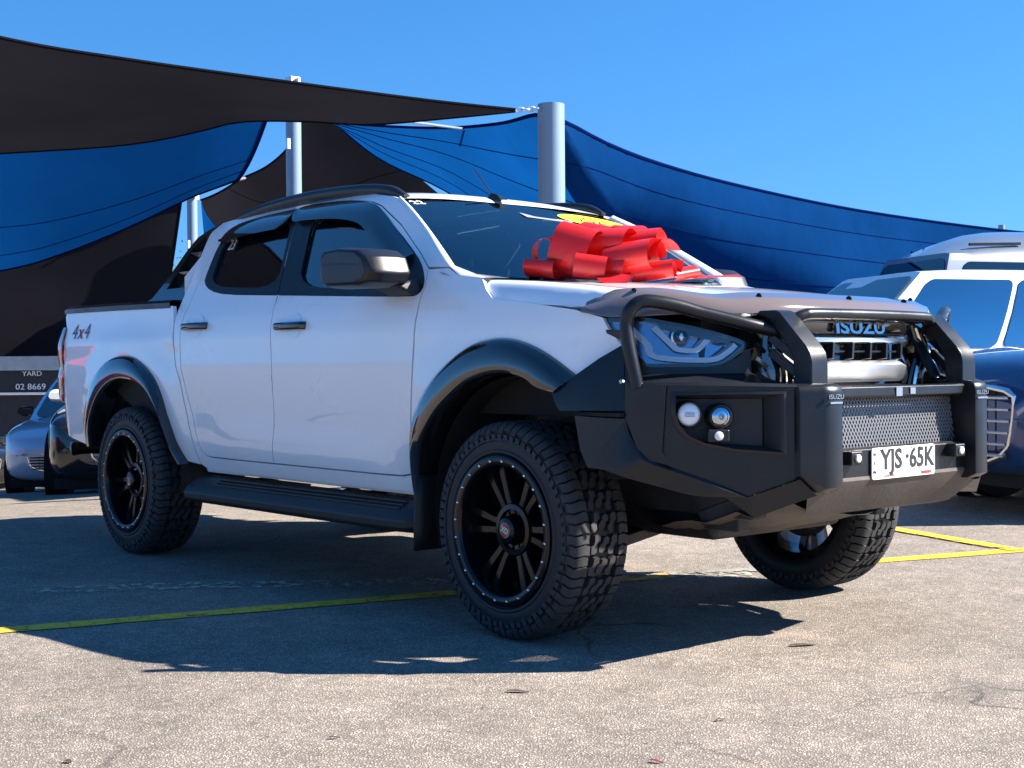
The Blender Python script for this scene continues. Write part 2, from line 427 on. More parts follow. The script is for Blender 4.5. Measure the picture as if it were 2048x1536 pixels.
tyr = tex(t, 'ShaderNodeTexNoise', mpn.outputs[0], 1.0, Detail=5); tyrr = ramp(t, tyr.outputs[0], [(.58, 0), (.70, .30)])
col = mixc(t, col, (.16, .14, .125), tyrr)
t.links.new(col, b.inputs['Base Color']); b.inputs['Roughness'].default_value = .85; b.inputs['Specular IOR Level'].default_value = .3
hh = t.nodes.new('ShaderNodeMath'); hh.operation = 'SUBTRACT'; t.links.new(gap, hh.inputs[0]); t.links.new(cf.outputs[0], hh.inputs[1])
fn_ = tex(t, 'ShaderNodeTexNoise', ob, 260, Detail=3); ha = t.nodes.new('ShaderNodeMath'); ha.operation = 'MULTIPLY_ADD'; ha.inputs[1].default_value = .35
t.links.new(fn_.outputs[0], ha.inputs[0]); t.links.new(hh.outputs[0], ha.inputs[2])
bu = t.nodes.new('ShaderNodeBump'); bu.inputs['Strength'].default_value = .55; bu.inputs['Distance'].default_value = .0035
t.links.new(ha.outputs[0], bu.inputs['Height']); t.links.new(bu.outputs[0], b.inputs['Normal'])
def paint(name, col, keep, sc=7.0):
    "worn road paint: chips and cracks let the asphalt show through"
    m, t, b, tc = nodes(name); ob = tc.outputs['Object']
    n = tex(t, 'ShaderNodeTexNoise', ob, sc, Detail=8, Roughness=.72)
    wr = warp(t, ob, 5, .05); c = tex(t, 'ShaderNodeTexVoronoi', wr, 9, feature='DISTANCE_TO_EDGE'); ck = ramp(t, c.outputs['Distance'], [(.004, 0), (.014, 1)])
    a = ramp(t, n.outputs[0], [(keep - .03, 0), (keep + .03, 1)])
    mu = t.nodes.new('ShaderNodeMath'); mu.operation = 'MULTIPLY'; t.links.new(a, mu.inputs[0]); t.links.new(ck, mu.inputs[1])
    t.links.new(mu.outputs[0], b.inputs['Alpha'])
    n2 = tex(t, 'ShaderNodeTexNoise', ob, 30, Detail=5); cc = ramp(t, n2.outputs[0], [(.3, tuple(x * .72 for x in col)), (.65, col)])
    t.links.new(cc, b.inputs['Base Color']); b.inputs['Roughness'].default_value = .7
    g = tex(t, 'ShaderNodeTexVoronoi', ob, 95); bu = t.nodes.new('ShaderNodeBump'); bu.inputs['Strength'].default_value = .3; bu.inputs['Distance'].default_value = .003
    t.links.new(g.outputs['Distance'], bu.inputs['Height']); t.links.new(bu.outputs[0], b.inputs['Normal'])
paint('line_yellow', (.82, .50, .03), .40)
paint('line_faded', (.50, .47, .36), .53, 16)
paint('line_white', (.30, .30, .27), .45)
def axis_vals(lo, hi, c, s0):
    v = [c]; s = s0; x = c
    while x < hi: x += s; s *= 1.22; v.append(min(x, hi))
    s = s0; x = c
    while x > lo: x -= s; s *= 1.22; v.insert(0, max(x, lo))
    return v
gx = axis_vals(-1500, 1500, -6, .8); gy = axis_vals(-1500, 1500, 0, 2.5)
mb = MB(); mb.grid([[(x, y, gz(x, y)) for y in gy] for x in gx])
tag(mb.build('ground', 'asphalt'), 'light worn asphalt of the car yard', kind='structure')
def line(name, pts, wd, mat, label, z=.004):
    mb = MB(); pts = resample([(p[0], p[1], 0) for p in pts], 60); rows = []
    for i, p in enumerate(pts):
        d = (pts[min(i + 1, 59)] - pts[max(i - 1, 0)]).normalized(); n = Vector((-d.y, d.x, 0)); j = .003 * math.sin(i * 2.1) + .002 * math.sin(i * 5.3)
        rows.append([(*(p + n * s * (wd / 2 + j)).to_2d(), gz(p.x, p.y) + z) for s in (-1, 1)])
    mb.grid(rows); return tag(mb.build(name, mat), label, kind='structure')
line('yellow_bay_line', [(-2.6, -6.2), (-1.413, -2.235), (-.93, -.46), (-.63, .60)], .118, 'line_yellow', 'long yellow bay line running under the ute')
line('white_bay_line', [(-.628, .61), (-.30, 1.56)], .10, 'line_white', 'worn pale stretch of the bay line between the front wheels')
line('yellow_bay_line', [(-.298, 1.57), (.03, 2.60), (1.1, 6.0), (2.0, 9.0)], .12, 'line_yellow', 'yellow bay line beside the front left tyre')
line('yellow_bay_line', [(.02, 2.52), (-1.6, 3.08), (-4.6, 4.12)], .11, 'line_yellow', 'yellow line between two bays beside the navy car', .008)
line('faded_line', [(-2.25, -1.74), (-1.9, -1.2), (-1.1, -.1), (-.4, .9)], .20, 'line_faded', 'faded remains of old paint in the shade of the ute')
# ------------------------------------------------------------------ the ute: body surfaces
ute = empty('pickup_truck')
tag(ute, 'white dual-cab pickup with black bull bar and black wheels, red bow on its bonnet', 'pickup truck')
KZ = [.40, .50, .60, .75, .95, 1.08, 1.18, 1.24, 1.29, 1.50, 1.66, 1.72, 1.76]
KY = [.80, .845, .875, .893, .905, .905, .898, .884, .858, .755, .672, .630, .585]
def S(x, z):
    y = spline(z, KZ, KY)
    if x > .2: y -= .5 * (x - .2) ** 2
    zc = interp(x, [-2.3, -1.9, -1.24, -.84, -.70], [.752, .762, .735, .705, .60])
    wx = sstep((x + 2.34) / .40) * sstep((-.64 - x) / .24)
    q = (zc - z) / .14; sp = lambda a: (a + math.sqrt(a * a + .004)) / 2
    y += wx * .015 * (sp(q) - sp(q - 1))
    y += .004 * math.exp(-((z - 1.135) / .05) ** 2)
    for cx in (0.0, -3.16):
        d = math.hypot(x - cx, (z - .45) * .95); y += .014 * sstep((.78 - d) / .2) * sstep((z - .55) / .2)
    return y
def SB(x, z):
    "tray side: upright to the top rail, rounded in at the tail"
    zz = min(z, 1.2); y = spline(zz, KZ, KY) - max(0, z - 1.2) * .10
    d = math.hypot(x + 3.16, (z - .45) * .95); y += .014 * sstep((.78 - d) / .2) * sstep((z - .55) / .2)
    y += .007 * math.exp(-((z - 1.135) / .05) ** 2)
    if x < -4.0: y -= 1.9 * (-4.0 - x) ** 2
    return y
def side(sg, off=0, fn=S): return lambda x, z: (x, sg * (fn(x, z) + off), z)
FY = [0, .25, .45, .65, .80, .87, .91]; FX = [.845, .828, .79, .70, .55, .42, .28]
def NX(wd): return spline(min(abs(wd), .905), FY, FX)
SD = ((-1, 'right'), (1, 'left'))
door_r = [(-2.56, 1.25), (-2.555, 1.1), (-2.548, .98), (-2.45, .745), (-2.437, .66), (-2.425, .61), (-2.408, .578), (-2.385, .560), (-2.355, .551), (-2.32, .548), (-1.70, .547), (-1.664, .72), (-1.661, .84), (-1.664, 1.06), (-1.674, 1.217), (-1.70, 1.31),
          (-1.78, 1.53), (-1.852, 1.742), (-2.2, 1.733), (-2.40, 1.713), (-2.52, 1.665), (-2.566, 1.58), (-2.562, 1.42)]
door_f = [(-1.70, .547), (-.72, .545), (-.665, .552), (-.632, .585), (-.605, .75), (-.588, .95), (-.572, 1.08), (-.560, 1.20), (-.565, 1.29), (-.588, 1.372), (-.685, 1.44), (-.908, 1.574), (-1.134, 1.680), (-1.249, 1.712), (-1.405, 1.733), (-1.663, 1.745),
          (-1.852, 1.742), (-1.78, 1.53), (-1.70, 1.31), (-1.674, 1.217), (-1.664, 1.06), (-1.661, .84), (-1.664, .72)]
win_f = [(-.572, 1.30), (-.585, 1.268), (-.63, 1.262), (-1.0, 1.28), (-1.67, 1.3147), (-1.692, 1.316), (-1.697, 1.324), (-1.705, 1.345), (-1.772, 1.53), (-1.836, 1.70), (-1.842, 1.718), (-1.840, 1.724), (-1.82, 1.726), (-1.70, 1.728), (-1.43, 1.715), (-1.26, 1.69), (-1.14, 1.655), (-.92, 1.55), (-.70, 1.425), (-.62, 1.365)]
win_r = [(-1.716, 1.337), (-1.709, 1.319), (-1.712, 1.3165), (-1.74, 1.318), (-2.22, 1.343), (-2.40, 1.372), (-2.497, 1.415), (-2.513, 1.46), (-2.525, 1.60), (-2.49, 1.665), (-2.38, 1.70), (-2.2, 1.718), (-1.875, 1.7275), (-1.858, 1.728), (-1.853, 1.718), (-1.846, 1.70), (-1.788, 1.53)]
gl_f = [(-.60, 1.315), (-.66, 1.296), (-1.0, 1.312), (-1.548, 1.340), (-1.62, 1.52), (-1.685, 1.69), (-1.43, 1.685), (-1.27, 1.66), (-1.16, 1.625), (-.93, 1.515), (-.72, 1.395), (-.64, 1.34)]
gl_r = [(-1.738, 1.350), (-2.22, 1.374), (-2.37, 1.398), (-2.43, 1.43), (-2.445, 1.47), (-2.47, 1.60), (-2.45, 1.645), (-2.36, 1.672), (-2.2, 1.688), (-1.88, 1.694), (-1.81, 1.53)]
cab_out = [(-.634, .481), (-2.40, .484), (-2.45, .505), (-2.468, .565), (-2.50, .747), (-2.56, .926), (-2.605, 1.0), (-2.625, 1.148), (-2.655, 1.277), (-2.665, 1.384), (-2.672, 1.54), (-2.69, 1.68), (-2.64, 1.735), (-2.385, 1.758), (-1.905, 1.768), (-1.474, 1.762), (-1.274, 1.749), (-1.10, 1.718), (-1.04, 1.70), (-.903, 1.635), (-.656, 1.489), (-.447, 1.367), (-.590, 1.376),
           (-.688, 1.443), (-.911, 1.577), (-1.137, 1.683), (-1.251, 1.715), (-1.406, 1.736), (-1.663, 1.748), (-1.852, 1.745), (-2.2, 1.736), (-2.401, 1.716), (-2.523, 1.668), (-2.570, 1.58), (-2.566, 1.42), (-2.564, 1.25), (-2.559, 1.1), (-2.552, .98), (-2.454, .745), (-2.441, .66), (-2.429, .609), (-2.411, .575), (-2.387, .556), (-2.356, .547), (-2.32, .544), (-1.70, .543), (-.72, .541), (-.665, .548), (-.628, .585), (-.615, .53)]
fend = [(-.585, 1.365), (-.45, 1.362), (-.36, 1.325), (-.21, 1.305), (-.16, 1.262), (-.105, 1.228), (.079, 1.206), (.34, 1.170), (.455, 1.140), (.475, 1.105), (.52, 1.05), (.545, 1.035),
        (.30, .895), (.25, .98), (.12, 1.02), (0, 1.035), (-.15, 1.02), (-.27, .975), (-.39, .905), (-.49, .81), (-.55, .71), (-.585, .60), (-.60, .535), (-.612, .535), (-.625, .585), (-.598, .75), (-.581, .95), (-.565, 1.08), (-.553, 1.20), (-.558, 1.29)]
bed = [(-2.675, 1.302), (-3.33, 1.312), (-4.03, 1.322), (-4.06, 1.29), (-4.01, 1.22), (-4.02, 1.10), (-4.05, .95), (-4.08, .82), (-4.17, .78), (-4.22, .62), (-3.82, .555), (-3.68, .55), (-3.66, .65), (-3.61, .78), (-3.52, .88), (-3.40, .96), (-3.28, 1.0), (-3.16, 1.012), (-3.03, .99), (-2.90, .93), (-2.79, .83), (-2.73, .72), (-2.70, .60), (-2.60, .515), (-2.463, .505), (-2.478, .565), (-2.51, .747), (-2.57, .926), (-2.615, 1.0), (-2.635, 1.148), (-2.665, 1.277)]
for sg, nm in SD:
    o = (0, sg, 0)
    panel('cab_frame', cab_out, side(sg), 'white_paint', ute, out=o)
    for nm2, dp, wp, gp_ in (('front_door', door_f, chaikin(win_f, 1), chaikin(gl_f, 2)), ('rear_door', door_r, chaikin(win_r, 1), chaikin(gl_r, 2))):
        d = panel(nm2, inset(dp, .003), side(sg), 'white_paint', ute, [wp], out=o)
        panel('window_frame', inset(wp, -.004), side(sg, .0015), 'satin_black', d, [gp_], out=o, th=.012)
        panel('window_glass', inset(gp_, -.002), side(sg, -.016), 'tint_glass', d, out=o, th=.005)
        # handle: pull bar over a dished recess
        hx, hz = (-1.49, 1.166) if nm2 == 'front_door' else (-2.40, 1.190)
        mb = MB(); y0 = S(hx, hz)
        prof = [(-.118, -.004), (-.110, .020), (-.085, .028), (.085, .028), (.110, .020), (.118, -.004)]
        rows = []
        for dx, dy in prof:
            rr = .017 if abs(dx) < .12 else .011
            rows.append([(hx + dx, sg * (y0 + dy + .012 * math.cos(a)), hz + rr * math.sin(a)) for a in [i * math.pi / 6 for i in range(12)]])
        mb.grid(rows, closed=True); mb.add(rows[0], [tuple(range(12))]); mb.add(rows[-1], [tuple(range(12))])
        mb.build('door_handle', 'gloss_black', d)
        mb = MB(); rings = []
        for k in range(7):
            t_ = k / 6; rings.append([(hx + .02 + .062 * t_ * math.cos(a), sg * (S(hx + .02 + .062 * t_ * math.cos(a), hz + .05 * t_ * math.sin(a)) + .0012 - .0002), hz + .056 * t_ * math.sin(a)) for a in [i * math.pi / 12 for i in range(24)]])
        mb.grid(rings, closed=True); mb.build('handle_cup', 'lamp_white', d, recalc=False)
    panel('front_fender', fend, side(sg), 'white_paint', ute, out=o)
    bd = panel('tray_side', bed, side(sg, 0, SB), 'white_paint', ute, out=o)
    # black weather shields over both windows
    for top, nm3 in (([(-1.856, 1.752), (-1.727, 1.752), (-1.454, 1.737), (-1.22, 1.70), (-1.08, 1.642), (-.90, 1.540), (-.725, 1.440)], 'f'), ([(-2.525, 1.645), (-2.49, 1.69), (-2.37, 1.722), (-2.15, 1.737), (-1.862, 1.744)], 'r')):
        top = crv(top, 5); rows = []; n = len(top)
        for i, (x, z) in enumerate(top):
            a = top[max(i - 1, 0)]; b_ = top[min(i + 1, n - 1)]; tx, tz = b_[0] - a[0], b_[1] - a[1]; L = math.hypot(tx, tz); nx, nz = tz / L, -tx / L
            if nz > 0: nx, nz = -nx, -nz
            wd = (.088 if nm3 == 'f' else .100) * min(1, .45 + 7 * min(i, n - 1 - i) / n)
            r = []
            for k in range(6):
                q = k / 5; xx, zz = x + nx * wd * q, z + nz * wd * q
                r.append((xx, sg * (S(xx, zz) + .004 + .030 * math.sin(q * 1.9) ** .8), zz))
            r.append((r[-1][0], r[-1][1] - sg * .006, r[-1][2])); rows.append(r)
        mb = MB().grid(rows); mb.build('weather_shield', 'shield_smoke', ute, sharp=60)
    # wheel-arch flares
    fo = crv([(-.640, .50), (-.604, .654), (-.57, .753), (-.511, .852), (-.406, .949), (-.281, 1.023), (-.161, 1.068), (-.017, 1.083), (.12, 1.062), (.25, 1.013), (.376, .939)], 4)
    fi = crv([(-.560, .46), (-.490, .661), (-.395, .779), (-.29, .856), (-.161, .922), (.013, .955), (.15, .938), (.215, .905), (.30, .888)], 4)
    ro = crv([(-2.585, .50), (-2.66, .62), (-2.735, .823), (-2.84, .951), (-3.02, 1.036), (-3.19, 1.059), (-3.37, 1.034), (-3.53, .952), (-3.66, .811), (-3.73, .668), (-3.76, .55)], 4)
    ri = crv([(-2.63, .50), (-2.68, .70), (-2.73, .78), (-2.83, .865), (-2.985, .921), (-3.162, .928), (-3.327, .888), (-3.473, .801), (-3.585, .674), (-3.65, .55)], 4)
    for oc, ic, fn, cx in ((fo, fi, S, 0), (ro, ri, SB, -3.16)):
        oc = resample([(a, b_, 0) for a, b_ in oc], 44); ic = resample([(a, b_, 0) for a, b_ in ic], 44); rows = []
        for a, b_ in zip(oc, ic):
            r = []
            for q, off in ((0, -.004), (.0, .004), (.05, .018), (.14, .032), (.35, .045), (.60, .052), (.85, .054), (.96, .052), (1, .044), (1, .0), (.94, -.07)):
                x = a.x + (b_.x - a.x) * q; z = a.y + (b_.y - a.y) * q; r.append((x, sg * (fn(x, z) + off), z))
            rows.append(r)
        mb = MB().grid(rows); mb.build('wheel_arch_flare', 'flare_black', ute, sharp=50)
        # inner arch liner: barrel over the wheel with its inner wall
        rows = []
        for k in range(25):
            a = math.pi * ((.10 if cx == 0 else -.06) + (1.0 if cx == 0 else 1.12) * k / 24); rr = .505
            rows.append([(cx + rr * math.cos(a), sg * y, .44 + rr * math.sin(a) * 1.0) for y in (.86, .80, .7, .55, .50)])
        mb = MB().grid(rows)
        mb.add([(cx, sg * .50, .44)] + [r[-1] for r in rows], [(0, i + 1, i + 2) for i in range(24)])
        mb.build('arch_liner', 'plastic_black', ute, recalc=False)
    # dark inner shell that closes the shut-lines
    mb = MB(); rows = []
    for x in [-4.1, -3.72, -2.62, -2.5, -2.0, -1.5, -1.0, -.62, -.50, .25, .4]:
        rows.append([(x, sg * ((SB if x < -2.63 else S)(x, z) - .030), z) for z in (((1.0, 1.04, 1.08, 1.1, 1.15, 1.18, 1.2, 1.22) if x < -2.63 else (1.0, 1.01, 1.03, 1.05, 1.07, 1.09, 1.10, 1.11)) if (x < -2.63 or x > -.61) else (.50, .6, .75, .9, 1.05, 1.2, 1.24, 1.26))])
    mb.grid(rows); mb.build('inner_shell', 'dark_void', ute, recalc=False)
    # tray rail cap
    mb = MB(); rows = []
    for x in [-4.12, -4.06, -4.0, -3.7, -3.4, -3.1, -2.9, -2.70]:
        h = .030 if x > -4.05 else .018; y0 = SB(x, 1.3); z0 = interp(x, [-4.1, -3.3, -2.7], [1.322, 1.314, 1.304])
        rows.append([(x, sg * y, z) for y, z in ((y0 + .004, z0 - .012), (y0 + .005, z0 + h * .5), (y0 - .012, z0 + h), (y0 - .10, z0 + h), (y0 - .115, z0 - .03))])
    mb.grid(rows); mb.build('tray_rail_cap', 'satin_black', ute)
    # sports bar sail behind the cab
    sail = [(-3.20, 1.332), (-3.11, 1.362), (-3.035, 1.45), (-2.955, 1.60), (-2.90, 1.68), (-2.80, 1.725), (-2.72, 1.735), (-2.70, 1.66), (-2.69, 1.55), (-2.683, 1.40), (-2.685, 1.325)]
    hol = [(-2.985, 1.405), (-2.945, 1.48), (-2.885, 1.62), (-2.82, 1.675), (-2.765, 1.655), (-2.755, 1.52), (-2.752, 1.405)]
    sb = panel('sports_bar', sail, side(sg, -.035), 'gloss_black', ute, [hol], out=o, th=.05)
    for zz in (1.475, 1.575):
        x0 = interp(zz, [1.405, 1.48, 1.62, 1.68], [-2.985, -2.945, -2.885, -2.83]); mb = MB()
        mb.prism([(x0 - .01, sg * (S(-2.8, zz) - .06), zz - .012), (-2.745, sg * (S(-2.8, zz) - .06), zz - .012), (-2.745, sg * (S(-2.8, zz) - .045), zz + .02), (x0 + .005, sg * (S(-2.8, zz) - .045), zz + .02)],
                 [(x0 - .01, sg * (S(-2.8, zz) - .09), zz - .012), (-2.745, sg * (S(-2.8, zz) - .09), zz - .012), (-2.745, sg * (S(-2.8, zz) - .09), zz + .02), (x0 + .005, sg * (S(-2.8, zz) - .09), zz + .02)])
        mb.build('louvre', 'gloss_black', sb, bevel=.003)
    panel('louvre_backing', inset(hol, -.01), side(sg, -.10), 'smoke_brown', sb, out=o, th=0)
    # tail lamp wrapping the corner
    def tl(u, z, sg=sg):
        # u 0..1 from side panel round to tailgate
        x0 = interp(z, [.80, .95, 1.10, 1.22], [-4.085, -4.055, -4.025, -4.012]); bul = .018 * math.sin(max(0, min(1, (z - .8) / .43)) * math.pi) ** .5 - .016 * math.exp(-((z - 1.0) / .045) ** 2)
        a = u * math.pi / 2; y0 = SB(x0, z); return (x0 - .21 * math.sin(a) - bul * math.sin(a) * 1.2, sg * (y0 + .004 + bul * .7 * math.cos(a) - .17 * (1 - math.cos(a))), z)
    rows = [[tl(u / 10, z) for u in range(11)] for z in [.80 + .43 * k / 22 for k in range(23)]]
    mb = MB(); mb.grid(rows)
    for i in range(len(mb.f)):
        r_, c_ = divmod(i, 10); zz = .80 + .43 * r_ / 22
        mb.m[i] = 1 if (zz > 1.185 or .985 < zz < 1.015) else (2 if (1.12 < zz < 1.17 and 5 < c_) else 0)
    mb.build('tail_lamp', ['lens_red', 'lens_dark', 'lens_clear'], ute, recalc=False)
    # roof rail
    rp = crv([(-2.52, 1.752), (-2.40, 1.772), (-2.2, 1.791), (-1.9, 1.803), (-1.62, 1.801), (-1.34, 1.786), (-1.17, 1.762), (-1.05, 1.722)], 5)
    mb = MB(); rows = []
    for i, (x, z) in enumerate(rp):
        e_ = min(1, .25 + 8 * min(i, len(rp) - 1 - i) / len(rp)); y0 = .588
        rows.append([(x, sg * (y0 + .020 * math.cos(a) * (.8 + .2 * e_)), z - .010 * e_ + .026 * e_ * math.sin(a)) for a in [k * math.pi / 5 for k in range(10)]])
    mb.grid(rows, closed=True); mb.add(rows[0], [tuple(range(10))]); mb.add(rows[-1], [tuple(range(10))])
    # skirt closing the rail to the roof
    mb.grid([[(x, sg * .588, z), (x, sg * .588, min(z, interp(x, [-2.6, -1.9, -1.27, -1.03], [1.75, 1.77, 1.755, 1.705])) - .01)] for x, z in rp])
    mb.build('roof_rail', 'satin_black', ute, sharp=50)
    # lower sill cladding and running board
    mb = MB(); rows = []
    for x in (-2.42, -2.0, -1.5, -1.0, -.62):
        rows.append([(x, sg * y, z) for y, z in ((.838, .486), (.830, .470), (.80, .462), (.60, .46))])
    mb.grid(rows); mb.build('sill_seam', 'lamp_guide', ute, recalc=False)
    mb = MB(); sec = [(.80, .455), (.865, .440), (.925, .405), (.945, .375), (.940, .345), (.90, .325), (.80, .335), (.76, .38)]
    xs = [-2.50, -2.46, -2.30, -1.5, -.85, -.70, -.60, -.565]
    rows = []
    for x in xs:
        e_ = {-2.50: .80, -.565: .86, -.60: .97}.get(x, 1.0)
        rows.append([(x, sg * (.70 + (y - .70) * e_), .39 + (z - .39) * (e_ if x != -.565 else .85)) for y, z in sec])
    mb.grid(rows, closed=True); mb.add(rows[0], [tuple(range(8))]); mb.add(rows[-1], [tuple(range(8))])
    rb = mb.build('running_board', 'plastic_black', ute, bevel=.006)
    mb = MB()
    for k in range(3): mb.box((-1.45, sg * (.868 + .018 * k), .444 - .012 * k), (1.55, .008, .006))
    mb.build('step_tread', 'rubber', rb)
    for x in (-2.1, -1.4, -.8): MB().bar((x, sg * .80, .40), (x, sg * .45, .46), .05, .03).build('step_bracket', 'under_metal', rb)
    # mud flap behind front wheel
    mb = MB(); rows = []
    for z in (.56, .45, .35, .27): rows.append([(-.505 - .03 * (.56 - z), sg * y, z) for y in (.70, .80, .90, .950)])
    mb.grid(rows); mf = mb.build('mud_flap', 'rubber', ute, recalc=False); sm_ = mf.modifiers.new('s', 'SOLIDIFY'); sm_.thickness = .012
    # side mirror
    st = [(-.962, .060, .050), (-.952, .078, .064), (-.92, .094, .078), (-.80, .100, .083), (-.66, .094, .076)]
    mp_ = [(-.955, 1.340), (-.958, 1.425), (-.925, 1.450), (-.80, 1.456), (-.645, 1.440), (-.580, 1.405), (-.552, 1.345), (-.575, 1.305), (-.66, 1.290), (-.90, 1.296), (-.94, 1.310)]
    mcx, mcz = -.76, 1.372; ring_ = lambda y, k, dz=0: [(mcx + (x - mcx) * k, sg * y, mcz + (z - mcz) * k + dz) for x, z in mp_]
    mb = MB(); rg = [ring_(.915, .86), ring_(.925, .95), ring_(.98, 1.0), ring_(1.05, .985), ring_(1.085, .95), ring_(1.105, .88), ring_(1.113, .74)]
    mb.grid(rg, closed=True); mb.add(rg[0], [tuple(range(11))]); mb.add(rg[-1], [tuple(range(11))])
    mi_ = mb.build('side_mirror', 'mirror_plastic', ute, sharp=24, bevel=.010)
    mb = MB(); mb.hull8([(-.74, sg * .90, 1.262), (-.585, sg * .895, 1.262), (-.585, sg * .84, 1.268), (-.74, sg * .84, 1.268), (-.80, sg * .97, 1.30), (-.60, sg * .97, 1.30), (-.60, sg * .86, 1.33), (-.72, sg * .86, 1.33)])
    mb.build('mirror_arm', 'plastic_black', mi_, bevel=.012)
    mb = MB(); mb.grid([[(x, sg * (1.1145 - .0 * x), z), (x, sg * 1.1135, z + .008)] for x, z in ((-.90, 1.385), (-.80, 1.384), (-.72, 1.380), (-.66, 1.374))]); mb.build('mirror_strip', 'mirror_plastic', mi_, recalc=False)
    mb = MB(); mb.prism([(-.968, sg * y, z) for y, z in ((.945, 1.335), (1.07, 1.335), (1.075, 1.405), (.94, 1.405))], [(-.95, sg * y, z) for y, z in ((.945, 1.335), (1.07, 1.335), (1.075, 1.405), (.94, 1.405))]); mb.build('mirror_glass', 'chrome', mi_)
    panel('mirror_sail', [(-.575, 1.275), (-.60, 1.266), (-.80, 1.272), (-.80, 1.40), (-.735, 1.44), (-.63, 1.365)], side(sg, .001), 'satin_black', ute, out=o, th=.01)
# centre seams and the rear of the cab / tray box
mb = MB(); mb.grid([[(-2.665, y, z) for y in (-.84, -.5, 0, .5, .84)] for z in (.6, 1.3)]); mb.grid([[(-2.67, y * (1 if z < 1.5 else .74), z) for y in (-.82, -.4, 0, .4, .82)] for z in (1.3, 1.45, 1.70)])
cb = mb.build('cab_back', 'white_paint', ute, recalc=False)
mb = MB(); mb.box((-2.685, 0, 1.50), (.02, 1.1, .26)); mb.build('rear_glass', 'tint_glass', cb)
mb = MB(); mb.box((-3.43, 0, .80), (1.5, 1.2, .03)); mb.box((-2.72, 0, 1.05), (.03, 1.6, .5)); mb.box((-4.18, 0, 1.05), (.05, 1.45, .52))
for sg in (-1, 1): mb.box((-3.43, sg * .78, 1.05), (1.5, .03, .5))
mb.build('tray_liner', 'plastic_black', ute)
mb = MB(); mb.box((-4.225, 0, 1.05), (.05, 1.44, .52)); tg = mb.build('tailgate', 'white_paint', ute, bevel=.012)
mb = MB(); mb.box((-4.256, 0, 1.18), (.012, .26, .08)); mb.build('tailgate_handle', 'gloss_black', tg, bevel=.004)
mb = MB()
pl = [(-4.05, .86), (-4.22, .80), (-4.34, .70), (-4.36, .3), (-4.36, 0)]
for z0, z1, mi in ((.46, .505, 0), (.505, .575, 0)): pass
ring = lambda z, k: [(x + k, y, z) for x, y in pl] + [(x + k, -y, z) for x, y in pl[-2::-1]]
mb.grid([ring(.47, .05), ring(.49, 0), ring(.545, 0), ring(.56, .03), [(p[0] + .14, p[1] * .96, p[2]) for p in ring(.56, 0)]])
mb.build('rear_bumper', 'satin_black', ute, bevel=.004)
mb = MB(); mb.grid([ring(.512, -.004), ring(.528, -.004)]); mb.build('bumper_strip', 'chrome', ute, recalc=False)
# 4x4 badge on the tray side
def onbed(sg):
    def f(c): return Vector((c.x, sg * (SB(c.x, c.z) + .002 + abs(c.y)), c.z))
    return f
for sg in (-1, 1):
    xd = (1, 0, 0) if sg < 0 else (-1, 0, 0)
    for body, dx, mt in (('4', -.085, 'ink_blue_grey'), ('4', .085, 'ink_blue_grey'), ('x', 0, 'ink_red')):
        text('badge_letter', body, .12, (-3.79 + dx * (1 if sg < 0 else -1), 0, 1.195), xd, (0, 0, 1), mt, ute, ext=.002, sx=1.2, shear=.25, wrap=onbed(sg))
# roof
def roof(x, t):
    zg = interp(x, [-2.70, -2.64, -2.385, -1.905, -1.474, -1.274, -1.10, -1.03], [1.69, 1.735, 1.758, 1.768, 1.762, 1.749, 1.718, 1.700])
    zc = interp(x, [-2.72, -2.62, -2.3, -1.8, -1.4, -1.2, -1.12, -1.07, -1.035], [1.735, 1.770, 1.788, 1.794, 1.790, 1.780, 1.768, 1.752, 1.734])
    hw = S(x, zg) - .003; a = abs(t)
    xx = x - (.085 * (1 - t * t) * sstep((x + 1.5) / .45))
    return (xx, t * hw, zg + (zc - zg) * (1 - a ** 2.6))
mb = MB(); mb.grid([[roof(x, -1 + 2 * k / 36) for k in range(37)] for x in [-2.70, -2.66, -2.6, -2.5, -2.3, -2.1, -1.9, -1.7, -1.5, -1.4, -1.3, -1.22, -1.16, -1.12, -1.09, -1.06, -1.035]])
mb.build('roof', 'white_paint', ute, recalc=False, sharp=80)
mb = MB(); mb.tube([(-1.165, 0, 1.757), (-1.24, 0, 1.835), (-1.32, 0, 1.918)], [.004, .0035, .003], 6); mb.prism([(-1.10, -.022, 1.750), (-1.20, -.03, 1.752), (-1.20, .03, 1.752), (-1.10, .022, 1.750)], [(-1.145, -.006, 1.778), (-1.185, -.008, 1.790), (-1.185, .008, 1.790), (-1.145, .006, 1.778)])
mb.build('antenna', 'satin_black', ute)
# windscreen: s 0 bottom .. 1 top, t -1..1
def wsf(t, s, off=0):
    xb = -.335 - .125 * t * t; zb = 1.322 + .022 * t * t; yb = .795 * t
    xt = -1.112 + .070 * t * t; zt = 1.730 - .036 * t * t; yt = .628 * t
    q = math.sin(s * math.pi) * .022
    return (xb + (xt - xb) * s + q * .45 + off * .5, yb + (yt - yb) * s, zb + (zt - zb) * s + q * .9 + off * .85)
ws = panel('windscreen', chaikin([(-.985, .0), (-.985, .5), (-.985, 1.0), (0, 1.0), (.985, 1.0), (.985, .5), (.985, 0), (0, 0)], 0), lambda t, s: wsf(t, s), 'screen_clear', ute, out=(1, 0, .5), th=.006, grid=.09, edge=.09)
